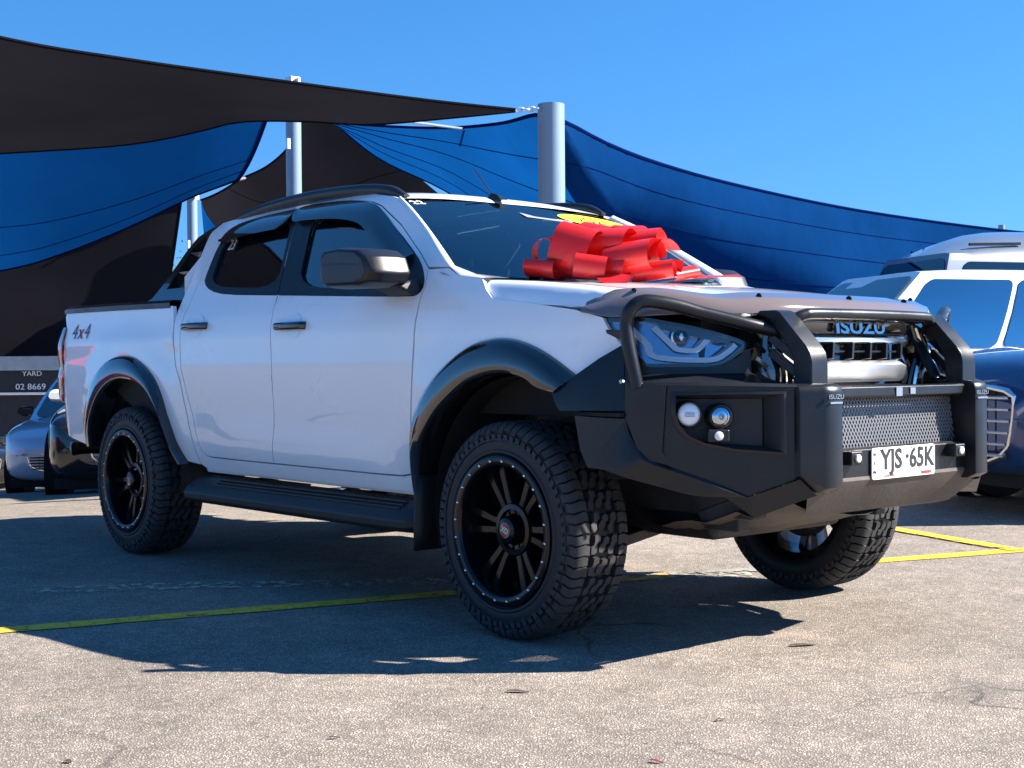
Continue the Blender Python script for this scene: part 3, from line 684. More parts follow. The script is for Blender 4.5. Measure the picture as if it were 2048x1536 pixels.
# sticker 2021, price marks and the sensor pod behind the glass
def wpt(t, s, off=.002): return Vector(wsf(t, s, off))
c0 = wpt(.66, .83); xd = (wpt(.70, .83) - wpt(.62, .83)).normalized(); yd = (wpt(.66, .87) - wpt(.66, .79)).normalized()
mb = MB(); el_ = [c0 + xd * .205 * math.cos(a) + yd * .085 * math.sin(a) for a in [k * math.pi / 20 for k in range(40)]]; nn = xd.cross(yd)
mb.prism(el_, [p + nn * .0012 for p in el_]); stk = mb.build('year_sticker', 'sticker_yellow', ws)
text('year_digits', '2021', .105, c0 + nn * .002, xd, yd, 'ink_black', ws, ext=.0004, sx=1.05)
c1 = wpt(-.86, .955); xd1 = (wpt(-.80, .955) - wpt(-.90, .955)).normalized()
text('price_mark', '22', .055, c1, xd1, yd, 'sticker_white', ws, ext=.0004, sx=1.5)
mb = MB(); c2 = wpt(.16, .80, .0015); mb.prism([c2 + xd * a + yd * b_ for a, b_ in ((-.12, -.03), (.14, -.03), (.17, -.005), (.10, .005), (.05, -.005), (-.05, -.005), (-.11, .03))], [c2 + nn * .001 + xd * a + yd * b_ for a, b_ in ((-.12, -.03), (.14, -.03), (.17, -.005), (.10, .005), (.05, -.005), (-.05, -.005), (-.11, .03))])
mb.build('sensor_cover', 'ink_blue_grey', ws)
# painted front faces of the A pillars
for sg in (-1, 1):
    a = resample([(x, sg * S(x, z), z) for x, z in [(-1.04, 1.70), (-.903, 1.635), (-.78, 1.563), (-.656, 1.489), (-.55, 1.428), (-.447, 1.367)]], 16)
    b_ = resample([wsf(sg * .975, 1 - k / 15 * .985) for k in range(16)], 16); rows = []
    for p, q in zip(a, b_):
        mid = p.lerp(q, .5) + Vector((.012, sg * .004, .014)); rows.append([p, p.lerp(mid, .5) + Vector((.003, 0, .005)), mid, q.lerp(mid, .4), q - Vector((.004, 0, .004))])
    rows.append([Vector((-.36, sg * S(-.36, 1.325), 1.325)), Vector((-.355, sg * .83, 1.336)), Vector((-.35, sg * .81, 1.338)), Vector((-.35, sg * .77, 1.336)), Vector((-.36, sg * .73, 1.330))])
    rows.append([Vector((-.21, sg * S(-.21, 1.305), 1.305)), Vector((-.212, sg * .85, 1.310)), Vector((-.215, sg * .83, 1.312)), Vector((-.22, sg * .78, 1.314)), Vector((-.23, sg * .70, 1.316))])
    MB().grid(rows).build('a_pillar', 'white_paint', ute, recalc=False, sharp=80)
# bonnet
def hood(x, y):
    wd = abs(y); xx = min(x, .84); zc = 1.322 - .062 * (xx + .22) - .052 * (xx + .22) ** 2
    dr = .016 * (min(wd, .66) / .66) ** 2 + .086 * max(0, (wd - .795) / .092) ** 2
    dr += .012 * math.exp(-((wd - .55) / .09) ** 2) * sstep((xx + .25) / .3)
    dn = NX(y) - x
    if dn < .14: dr += .045 * (1 - max(dn, 0) / .14) ** 2
    return (x, y, zc - dr)
ho = [(-.205, -.845), (-.16, -.872), (-.10, -.884), (.10, -.886), (.30, -.880), (.41, -.862), (.48, -.82)]
ho += [(NX(y) - .015, y) for y in (-.75, -.65, -.5, -.35, -.2)]
half = ho; full = half + [(NX(0) - .015, 0)] + [(x, -y) for x, y in half[::-1]] + [(-.215, .75), (-.24, .6), (-.27, .3), (-.28, 0), (-.27, -.3), (-.24, -.6), (-.215, -.75)]
panel('bonnet', full, hood, 'white_paint', ute, out=(0, 0, 1), th=.025, grid=.032, edge=.03)
mb = MB(); rows = []
for k in range(25):
    y = -.84 + 1.68 * k / 24; t_ = max(-1, min(1, y / .795)); a = Vector(wsf(t_, .01)); rows.append([(a.x - .03, y, a.z + .0), (a.x + .02, y, a.z - .012), (-.27, y, 1.285), (-.2, y, 1.25)])
cw = MB().grid(rows).build('cowl', 'plastic_black', ute, recalc=False)
for y0, y1 in ((-.55, .05), (.15, .68)):
    mb = MB(); mb.tube([(-.30, y0, 1.322), Vector(wsf((y0 + .30) / .735, .05, .012)), Vector(wsf(y1 / .735, .055, .012))], .007, 6); mb.build('wiper', 'satin_black', ute)
mb = MB(); mb.box((-.05, 0, 1.0), (1.0, 1.5, .40)); mb.box((.42, 0, .95), (.5, 1.25, .35)); mb.build('engine_bay', 'dark_void', ute)
mb = MB(); mb.box((-1.6, 0, .72), (1.9, 1.56, .36)); mb.build('cab_floor', 'dark_void', ute)
mb = MB(); mb.grid([[(-.40, y, 1.27), (-.55, y, 1.295), (-.78, y, 1.27), (-.86, y, 1.20), (-.84, y, .95)] for y in (-.74, -.5, -.2, 0, .2, .5, .74)]); mb.build('dashboard', 'plastic_black', ute, recalc=False)
mb = MB(); mb.tube([(-.98 + .07 * math.sin(a), -.37 + .19 * math.cos(a), 1.17 + .18 * math.sin(a)) for a in [k * math.pi / 12 for k in range(25)]], .015, 8); mb.bar((-.98, -.55, 1.17), (-.98, -.19, 1.17), .04, .03); mb.build('steering_wheel', 'plastic_black', ute)
for x, y in ((-1.45, -.37), (-1.45, .37), (-2.25, -.40), (-2.25, .40)):
    mb = MB(); mb.box((x + .25, y, .98), (.5, .5, .16)); mb.box((x - .06, y, 1.22), (.14, .48, .50), Matrix.Rotation(R(-14), 3, 'Y')); mb.box((x - .14, y, 1.54), (.10, .26, .17)); mb.build('seat', 'seat_cloth', ute, bevel=.04, seg=3)
mb = MB(); mb.box((-.98, 0, 1.63), (.03, .24, .07)); mb.build('interior_mirror', 'plastic_black', ute, bevel=.01)
# ------------------------------------------------------------------ the ute: front end
def nose(off=0): return lambda y, z: (NX(y) + off - .10 * (z - 1.0), y, z)
# smoked bonnet protector, standing proud of the leading edge
rows = []
for k in range(49):
    y = -.885 + 1.77 * k / 48; a = abs(y)
    lift = .030 * sstep((.885 - a) / .16); ow = .02 + .085 * sstep((.90 - a) / .16); x = NX(y); p = Vector((x, y, 0)); n = Vector((NX(y) - NX(y * .98 if y else .01), 0, 0))
    ty = (NX(y + .01) - NX(y - .01)) / .02; nv = Vector((1, -ty, 0)).normalized()
    bx = p - nv * ow; zt = hood(bx.x, bx.y)[2] + .004 + .35 * lift
    zl = interp(a, [0, .45, .75, .84, .885], [1.148, 1.150, 1.145, 1.136, 1.160])
    mid = p - nv * ow * .35; zm = hood(mid.x, mid.y)[2] + .010 + lift * .65
    fr = p + nv * .020
    rows.append([(bx.x, bx.y, zt), (mid.x, mid.y, zm), ((p + nv * .004).x, (p + nv * .004).y, (zm + zl) / 2 + .018), (fr.x, fr.y, zl + .006), (fr.x, fr.y, zl), ((p + nv * .012).x, (p + nv * .012).y, zl)])
bp_ = MB().grid(rows).build('bonnet_protector', 'smoke_brown', ute, recalc=False, sharp=70)
for y in (-.80, -.42, 0, .42, .80):
    i = int((y + .885) / 1.77 * 48); q = rows[i][1]; MB().lathe([(0, .008), (.010, .006), (.012, 0)], 12, (q[0], q[1], q[2])).build('protector_clip', 'satin_black', bp_)
# headlamps
for sg in (-1, 1):
    o = (1, sg * .6, 0)
    hl = [(.855, 1.128), (.78, 1.128), (.66, 1.095), (.545, 1.060), (.512, 1.045), (.53, 1.03), (.585, .988), (.62, .978), (.785, .980), (.812, 1.03), (.83, 1.07)]
    hl = [(sg * a, b_) for a, b_ in hl]
    mb_ = panel('headlamp', hl, nose(-.055), 'lamp_inner', ute, out=o, th=0)
    panel('headlamp_cover', inset(hl, .002), nose(.004), 'lamp_cover', mb_, out=o, th=.0)
    panel('headlamp_bezel', inset(hl, -.010), nose(-.002), 'gloss_black', mb_, [inset(hl, .004)], out=o, th=.06)
    def strip(pts, wd, off, mat, nm):
        pts = crv([(sg * a, b_) for a, b_ in pts], 4); rr = []
        for i, (a, b_) in enumerate(pts):
            p = pts[max(i - 1, 0)]; q = pts[min(i + 1, len(pts) - 1)]; dx, dz = q[0] - p[0], q[1] - p[1]; L = math.hypot(dx, dz); nx, nz = -dz / L, dx / L
            rr.append([nose(off)(a + nx * wd * s, b_ + nz * wd * s) for s in (-.5, .5)] + [nose(off - .02)(a + nx * wd * .5, b_ + nz * wd * .5)])
        MB().grid(rr).build(nm, mat, mb_, recalc=False)
    strip([(.815, 1.115), (.775, 1.05), (.755, 1.005), (.62, .995), (.565, 1.02), (.535, 1.045)], .017, -.012, 'lamp_guide', 'light_guide')
    strip([(.755, 1.105), (.715, 1.045), (.70, 1.03), (.655, 1.028), (.62, 1.062), (.615, 1.07)], .016, -.018, 'lamp_guide', 'light_guide')
    c = Vector(nose(-.03)(sg * .685, 1.072)); MB().lathe([(.0, -.022), (.014, -.019), (.024, -.008), (.028, .004), (.034, .006), (.036, .02)], 20).build('projector_lens', 'chrome', mb_)
    pr = bpy.data.objects['projector_lens' if sg < 0 else 'projector_lens.001']; pr.location = c; pr.rotation_euler = (0, 0, R(65) if sg < 0 else R(115))
    panel('lamp_hood', [(sg * a, b_) for a, b_ in ((.75, 1.120), (.66, 1.092), (.55, 1.058), (.56, 1.048), (.66, 1.072), (.74, 1.098))], nose(-.015), 'gloss_black', mb_, out=o, th=.03)
# grille
gr = panel('grille_surround', [(-.50, .88), (.50, .88), (.505, 1.03), (.47, 1.135), (-.47, 1.135), (-.505, 1.03)], nose(-.05), 'gloss_black', ute, out=(1, 0, 0), th=.02)
def gbar(nm, y0, y1, z0, z1, off, dep, mat, n=14, bev=.004, taper=0):
    rr = []
    for k in range(n + 1):
        y = y0 + (y1 - y0) * k / n; e_ = 1 if 0 < k < n else (1 - taper); zc = (z0 + z1) / 2; h = (z1 - z0) / 2 * e_
        x = NX(y) + off - .10 * (zc - 1); rr.append([(x - dep, y, zc - h), (x - dep * .12, y, zc - h), (x, y, zc - h * .7), (x, y, zc + h * .6), (x - dep * .3, y, zc + h), (x - dep, y, zc + h)])
    mb = MB().grid(rr); mb.add(rr[0], [tuple(range(6))]); mb.add(rr[-1], [tuple(range(6))]); return mb.build(nm, mat, gr, sharp=50)
gbar('grille_band', -.34, .34, 1.078, 1.132, .012, .06, 'gloss_black')
gbar('grille_bar', -.31, .31, 1.052, 1.074, .022, .05, 'silver_bar', taper=.5)
gbar('grille_bar', -.285, .285, .915, .990, .026, .06, 'silver_bar', taper=.25)
gbar('grille_bar', -.30, .30, .893, .905, .02, .04, 'satin_black')
for i in range(6):
    y = -.26 + .104 * i; MB().bar((NX(y) + .005, y - .006, .995), (NX(y) + .0, y + .006, 1.05), .010, .04, (1, 0, 0)).build('grille_bar', 'satin_black', gr)
for y in (-.21, -.105, 0, .105, .21): MB().box((NX(y) - .005, y, 1.022), (.02, .07, .006)).build('grille_bar', 'satin_black', gr)
for sg in (-1, 1):
    for q in range(3):
        MB().tube(crv([(NX(.36 + .03 * q) + .012, sg * (.36 + .035 * q), 1.12 - .01 * q), (NX(.40) + .022, sg * (.395 + .03 * q), 1.03), (NX(.38) + .02, sg * (.36 + .03 * q), .96), (NX(.38) + .015, sg * (.345 + .035 * q), .90)], 4), [.009, .009] + [.010] * 11, 6, flat=.5).build('grille_trim', ('gloss_black', 'chrome', 'gloss_black')[q], gr)
    for q in range(4): MB().bar((.80, sg * (.43 + .012 * q), .92 + .05 * q), (.79, sg * (.49), .95 + .05 * q), .012, .012).build('grille_bracket', 'silver_bar' if q % 2 else 'satin_black', gr)
text('grille_letters', 'ISUZU', .062, (NX(0) + .016, 0, 1.104), (0, 1, 0), (-.1, 0, 1), 'letter_chrome', ute, bold=.0018, ext=.006, sx=1.7, wrap=lambda c: Vector((c.x - (NX(0) - NX(c.y)), c.y, c.z)))

# ------------------------------------------------------------------ bull bar
BY = [0, .48, .54, .86, .915, .955, .97]; BX = [1.035, 1.035, 1.012, .74, .60, .42, .30]
def BXf(wd): return interp(abs(wd), BY, BX)
bb = empty('bull_bar'); bb.parent = ute; bb['label'] = 'satin black steel bull bar with hoops'
for sg in (-1, 1):
    o = (1, sg, 0)
    def bm_(off=0, tuck=0): return lambda wd, z: (BXf(wd) + off - tuck * max(0, .72 - z), sg * wd, z)
    def poly(p): return p
    face = [(.862, .915), (.70, .910), (.54, .905), (.54, .610), (.60, .580), (.664, .556), (.784, .620), (.85, .655), (.868, .70), (.866, .78)]
    rec = [(.842, .880), (.585, .880), (.585, .700), (.70, .712), (.775, .732), (.812, .755), (.834, .79), (.843, .83)]
    fc = panel('bumper_face', face, bm_(-.014), 'bar_black', bb, [rec], out=o, th=.03, edge=.03)
    panel('bumper_side', [(.862, .915), (.868, .70), (.85, .655), (.884, .672), (.90, .712), (.915, .81), (.915, .922)], bm_(), 'bar_black', bb, out=o, th=.03, edge=.03)
    # fog lamp recess
    def rc(off): return [bm_(off)(a, b_) for a, b_ in rec]
    r1 = [Vector(bm_(0)(a, b_)) for a, b_ in rec]; r2 = [Vector(bm_(-.07)(a * .985 + .01, .80 + (b_ - .80) * .86)) for a, b_ in rec]; r3 = [Vector(bm_(-.075)(a * .985 + .01, .80 + (b_ - .80) * .85)) for a, b_ in rec]
    mb = MB().grid([r1, r2], closed=True); mb.add(r3, [tuple(range(len(r3)))]); mb.build('lamp_recess', 'plastic_black', bb, recalc=False)
    rim_ = inset(rec, -.012); a1 = [Vector(bm_(.001)(a, b_)) for a, b_ in rim_]; a2 = [Vector(bm_(.007)(a, b_)) for a, b_ in inset(rec, -.003)]; a3 = [Vector(bm_(.0)(a, b_)) for a, b_ in rec]
    MB().grid([a1, a2, a3], closed=True).build('recess_rim', 'satin_black', bb, recalc=False)
    nv = Vector((.83, sg * .56, 0)).normalized()
    for wd, z, rad, mt in ((.792, .820, .036, 'lamp_white'), (.715, .812, .034, 'chrome')):
        c = Vector((BXf(wd) - .036, sg * wd, z)); fl = MB()
        fl.lathe([(rad * 1.22, .05), (rad * 1.25, -.02), (rad * 1.12, -.03), (rad * 1.02, -.024), (rad, -.018)], 28, mi=0); fl.lathe([(rad, -.020), (rad * .8, -.026), (rad * .45, -.030), (.0005, -.031)], 28, mi=1)
        q = fl.build('fog_lamp', ['satin_black', mt], ute, recalc=False); q.location = c; q.rotation_euler = (0, 0, math.atan2(nv.y, nv.x) + math.pi / 2)
        if mt == 'chrome':
            MB().lathe([(.004, -.036), (.010, -.033), (.012, -.02)], 12).build('lamp_bulb', 'lamp_white', q); MB().lathe([(rad, -.033), (rad * .5, -.038), (.0005, -.039)], 24).build('lamp_lens', 'lamp_cover', q, recalc=False)
        else: MB().box((0, -.032, 0), (.03, .004, .014)).build('lamp_lens', 'lamp_cover', q, bevel=.003)
    c = Vector((BXf(.742) + .004, sg * .742, .752)); q = MB(); q.box((0, 0, 0), (.072, .03, .040)); q = q.build('sensor_pod', 'satin_black', ute, bevel=.006); q.location = c; q.rotation_euler = (0, 0, math.atan2(nv.y, nv.x) + math.pi / 2)
    MB().lathe([(.0145, -.012), (.0145, -.018), (.010, -.0195), (.0005, -.0195)], 20).build('sensor_eye', 'plate_white', q, recalc=False)
    # lower lip, rear extension panels, under facets
    top = [(.600, .913, .805), (.612, .908, .760), (.639, .899, .713), (.680, .884, .674), (.805, .784, .619), (.909, .664, .555)]
    low = [(.462, .954, .642), (.53, .940, .636), (.60, .914, .614), (.70, .865, .588), (.784, .809, .563), (.826, .755, .556)]
    mb = MB(); W = lambda p: (p[0], sg * p[1], p[2])
    tp = [W(p) for p in resample(crv(top, 4), 24)]; lw = [W(p) for p in resample(crv(low, 4), 24)]
    mb.grid([tp, [tuple(Vector(a).lerp(Vector(b_), .12) + Vector((.006, sg * .006, 0))) for a, b_ in zip(tp, lw)], lw, [(p[0] - .03, p[1] - sg * .06, p[2] + .012) for p in lw]])
    mb.grid([[W((.600, .913, .805)), W((.462, .954, .642))], [W((.50, .942, .808)), W((.43, .956, .70))], [W((.415, .957, .812)), W((.405, .958, .812))]])
    mb.build('lower_lip', 'bar_black', bb, recalc=False, sharp=40)
    # upper rear extension hugging the fender
    ue = [(.300, .944, .885), (.36, .945, .925), (.46, .918, .990), (.555, .880, .1), (.60, .914, .922), (.60, .914, .832), (.405, .958, .828), (.335, .958, .828)]
    a = [W((.292, .958, .886)), W((.38, .935, .945)), W((.47, .905, 1.003)), W((.560, .872, 1.052))]; b2 = [W((.335, .962, .828)), W((.42, .958, .830)), W((.52, .938, .830)), W((.60, .914, .832))]
    mb = MB().grid([a, [tuple((Vector(p) * .5 + Vector(q) * .5) + Vector((0, sg * .006, 0))) for p, q in zip(a, b2)], b2, [(p[0] - .01, p[1] - sg * .05, p[2]) for p in b2]])
    mb.grid([[a[-1], (a[-1][0] + .012, a[-1][1], a[-1][2] - .0)], [W((.60, .914, .924)), W((.612, .909, .922))], [b2[-1], W((.612, .909, .832))]])
    mb.build('wing_extension', 'satin_black', bb, recalc=False, sharp=50)
    mb = MB(); mb.box((.50, sg * .93, .818), (.20, .02, .012)); mb.build('wing_slot', 'dark_void', bb)
    # dark filler panel between wing top and headlamp
    mb = MB(); rr = []
    for k in range(9):
        wd = .505 + .365 * k / 8; rr.append([(NX(wd) + .010, sg * wd, interp(wd, [.5, .58, .62, .79, .87], [1.035, .985, .972, .972, 1.02])), (NX(wd) + .014, sg * wd, .95), (BXf(wd) - .02 - .05 * (wd < .6), sg * wd, .908)])
    mb.grid(rr); mb.build('bar_infill', 'satin_black', bb, recalc=False)
    mb = MB(); mb.grid([[(BXf(w_), sg * w_, interp(w_, [.5, .54, .862, .915], [.905, .905, .915, .922])) for w_ in (.48, .54, .70, .862, .915)], [(BXf(w_) - .012, sg * w_, .923 if w_ > .6 else .914) for w_ in (.48, .54, .70, .862, .915)], [(BXf(w_) - .16, sg * (w_ - .04), .915) for w_ in (.48, .54, .70, .862, .915)]])
    mb.build('wing_top', 'satin_black', bb, recalc=False)
    # column cap at the foot of the upright
    cp = [(1.068, .392), (1.072, .40), (1.072, .462), (1.062, .478), (1.018, .545), (.93, .545), (.93, .385)]
    mb = MB(); lv = [(.905, 0), (.911, .002), (.916, .010)]
    zb = lambda p: .568 + (.045 if p[1] > .5 else 0)
    rings = [[(p[0] - .035, sg * p[1], zb(p) - .005) for p in cp], [(p[0], sg * p[1], zb(p) + .012) for p in cp], [(p[0], sg * p[1], .885) for p in cp], [(p[0] - .004, sg * p[1], .902) for p in cp], [(p[0] - .018, sg * (p[1] * .98 + .008), .913) for p in cp], [(p[0] - .05, sg * (p[1] * .9 + .04), .916) for p in cp]]
    mb.grid(rings, closed=True); mb.add(rings[-1], [tuple(range(len(cp)))]); mb.add(rings[0], [tuple(range(len(cp)))])
    mb.build('bar_column', 'bar_black', bb, sharp=42)
    MB().box((1.073, sg * .431, .853), (.004, .062, .006)).build('column_trim', 'bar_steel', bb)
    text('column_letters', 'ISUZU', .021, (1.0735, sg * .431, .872), (0, 1, 0), (0, 0, 1), 'bar_steel', ute, ext=.0012, sx=1.35)
    # under facet from column foot to the wing bottom
    mb = MB(); q = [W(p) for p in ((1.014, .543, .610), (.909, .664, .555), (.914, .650, .488), (1.03, .478, .555), (1.05, .40, .575))]
    mb.add(q, [(0, 1, 2, 3)]); mb.add([q[1], q[2], W((.826, .755, .556)), W((.80, .70, .57))], [(0, 1, 3), (0, 3, 2)]); mb.add([q[2], q[3], W((.80, .42, .50)), W((.80, .62, .50))], [(0, 1, 2, 3)])
    mb.build('bumper_underside', 'bar_black', bb, recalc=False)
    # upright: boomerang plate leaning back to the bonnet
    pf = [(1.015, .90), (1.015, .985), (1.008, 1.015), (.99, 1.040), (.885, 1.150), (.865, 1.158), (.775, 1.158), (.772, 1.148), (.84, 1.128), (.915, 1.042), (.938, 1.0), (.945, .90)]
    mb = MB().prism([(x, sg * .395, z) for x, z in pf], [(x, sg * .482, z) for x, z in pf]); mb.build('bar_upright', 'bar_black', bb, bevel=.008, seg=3)
    mb = MB()
    for z0, z1 in ((.95, 1.02), (1.0, 1.07)): mb.bar((.93, sg * .45, z0), (.84, sg * .47, z1), .02, .03)
    mb.bar((.90, sg * .40, .93), (.80, sg * .40, 1.10), .012, .06, (0, 1, 0)); mb.build('upright_brace', 'satin_black', bb, bevel=.003)
    # side hoop
    hp = crv([W(p) for p in ((.636, .893, .905), (.620, .902, .99), (.606, .908, 1.07), (.603, .908, 1.12), (.618, .902, 1.162), (.645, .866, 1.187), (.692, .778, 1.174), (.733, .699, 1.150), (.775, .624, 1.130), (.817, .548, 1.109), (.86, .44, 1.084))], 5)
    MB().tube(hp, .0225, 16).build('side_hoop', 'bar_black', bb, sharp=60)
    mb = MB(); mb.prism([W(p) for p in ((.60, .906, 1.055), (.565, .90, 1.062), (.505, .905, 1.085), (.50, .905, 1.098), (.60, .906, 1.092))], [W(p) for p in ((.60, .876, 1.055), (.565, .87, 1.062), (.505, .875, 1.085), (.50, .875, 1.098), (.60, .876, 1.092))]); mb.build('hoop_bracket', 'satin_black', bb, bevel=.003)
    MB().lathe([(.0005, -.012), (.007, -.010), (.008, 0)], 10, (.58, sg * .905, .926)).build('bar_bolt', 'bar_steel', bb)
    # parking sensor
    ps = MB(); ps.box((1.035, sg * .305, .668), (.055, .062, .046), mi=0); ps = ps.build('parking_sensor', 'satin_black', ute, bevel=.006)
    q = MB().lathe([(.013, 0), (.013, -.006), (.009, -.008), (.0005, -.008)], 18).build('sensor_eye', 'plate_white', ps, recalc=False); q.location = (1.063, sg * .305, .668); q.rotation_euler = (0, 0, R(90))
# centre: top tube, beam, mesh, plate panel, valance
MB().tube(crv([(.84, -.43, 1.100), (.875, -.40, 1.126), (.895, -.365, 1.142), (.90, -.31, 1.147), (.90, 0, 1.149), (.90, .31, 1.147), (.895, .365, 1.142), (.875, .40, 1.126), (.84, .43, 1.100)], 5), .0195, 16).build('top_tube', 'bar_black', bb, sharp=60)
mb = MB().prism([(x, -.395, z) for x, z in ((.95, .895), (1.022, .905), (1.032, .900), (1.034, .870), (1.025, .862), (.95, .858))], [(x, .395, z) for x, z in ((.95, .895), (1.022, .905), (1.032, .900), (1.034, .870), (1.025, .862), (.95, .858))]); mb.build('cross_beam', 'bar_black', bb, bevel=.004)
mb = MB(); mb.box((1.036, -.03, .882), (.003, .035, .03)); mb.box((1.036, .05, .884), (.003, .03, .022)); mb.build('beam_scuff', 'bar_steel', bb)
mb = MB(); n = 46
xm = lambda z: .985 + (.69 - z) * .12
for k in range(-10, n + 10):
    for s_ in (-1, 1):
        y0 = -.40 + .80 * k / n; y1 = y0 + s_ * .115; z0, z1 = .690, .862
        if y0 < -.40 or y0 > .40 or y1 < -.46 or y1 > .46: continue
        ta = 0; tb = 1
        if y1 < -.40: tb = (y0 + .40) / (y0 - y1)
        if y1 > .40: tb = (.40 - y0) / (y1 - y0)
        za, zb_ = z0, z0 + (z1 - z0) * tb; mb.bar((xm(za), y0, za), (xm(zb_), y0 + (y1 - y0) * tb, zb_), .0042, .0042, (1, 0, 0))
for k in range(-8, 0):
    for s_ in (-1, 1):
        yb = s_ * -.40; t0 = (-k) * (.80 / n) / .115 
        z0 = .69 + .172 * t0; 
        if z0 > .855: continue
        ye = yb + s_ * .115 * (1 - t0); mb.bar((xm(z0), yb, z0), (xm(.862), ye, .862), .0042, .0042, (1, 0, 0))
mb.build('diamond_mesh', 'mesh_grey', bb, recalc=False)
mb = MB(); mb.box((.86, 0, .775), (.03, .74, .125)); ic = mb.build('intercooler', 'under_metal', ute)
mb = MB()
for k in range(9): mb.box((.885, 0, .722 + .0135 * k), (.015, .66, .0045))
mb.build('cooler_fins', 'silver_bar', ic)
mb = MB(); mb.prism([(x, -.40, z) for x, z in ((.97, .700), (1.012, .698), (1.022, .690), (1.022, .600), (.97, .60))], [(x, .40, z) for x, z in ((.97, .700), (1.012, .698), (1.022, .690), (1.022, .600), (.97, .60))]); mb.build('plate_panel', 'bar_black', bb, bevel=.003)
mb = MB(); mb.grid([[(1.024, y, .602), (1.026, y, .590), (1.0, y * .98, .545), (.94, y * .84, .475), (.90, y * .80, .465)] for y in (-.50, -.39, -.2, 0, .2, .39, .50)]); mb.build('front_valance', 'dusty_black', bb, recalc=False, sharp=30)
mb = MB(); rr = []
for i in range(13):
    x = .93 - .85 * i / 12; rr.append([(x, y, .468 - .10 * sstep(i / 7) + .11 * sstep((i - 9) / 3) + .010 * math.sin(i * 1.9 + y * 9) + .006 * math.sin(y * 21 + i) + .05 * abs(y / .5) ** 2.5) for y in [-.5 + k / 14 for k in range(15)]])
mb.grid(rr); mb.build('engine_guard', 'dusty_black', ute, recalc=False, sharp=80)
# number plate
mb = MB(); c = chaikin([(-.186, -.0665), (.186, -.0665), (.186, .0665), (-.186, .0665)], 0); rp_ = []
for cx, cz, a0 in ((.174, .0415, 0), (-.174, .0415, 90), (-.174, -.0415, 180), (.174, -.0415, 270)):
    for k in range(5): a = R(a0 + 22.5 * k); rp_.append((cx + .012 * math.cos(a), cz + .012 * math.sin(a)))
PT = R(0.3); pr_ = lambda y, z, x: (x, .005 + y * math.cos(PT) - z * math.sin(PT) * 0, .641 + z + y * math.sin(PT) * .6)
mb.prism([pr_(y, z, 1.026) for y, z in rp_], [pr_(y, z, 1.031) for y, z in rp_]); npl = mb.build('number_plate', 'plate_white', ute, bevel=.0015)
up_ = (0, 0, 1); rgt = (0, math.cos(PT), math.sin(PT) * .6)
text('plate_letters', 'YJS', .094, (1.0318, -.070, .650), rgt, up_, 'ink_black', npl, bold=.0022, ext=.0008, sx=1.0)
text('plate_letters', '·', .12, (1.0318, .022, .654), rgt, up_, 'ink_black', npl, ext=.0008, sx=1.2)
text('plate_letters', '65K', .094, (1.0318, .108, .650), rgt, up_, 'ink_black', npl, bold=.0022, ext=.0008, sx=.95)
for i, ch in enumerate('NSW'): text('plate_letters', ch, .019, (1.0318, -.167, .672 - .030 * i), rgt, up_, 'ink_black', npl, ext=.0006)
text('plate_letters', 'Great Wall', .012, (1.0318, -.085, .598), rgt, up_, 'ink_red', npl, ext=.0005)
MB().box((1.0316, .135, .599), (.001, .06, .010)).build('plate_strip', 'ink_red', npl)
for y in (-.12, .05, .10): MB().lathe([(.004, -.002), (.0005, -.003)], 8).build('plate_screw', 'bolt_metal', npl); q = bpy.context.view_layer; bpy.data.objects[sorted(k.name for k in npl.children if k.name.startswith('plate_screw'))[-1]].location = (1.033, y, .688)

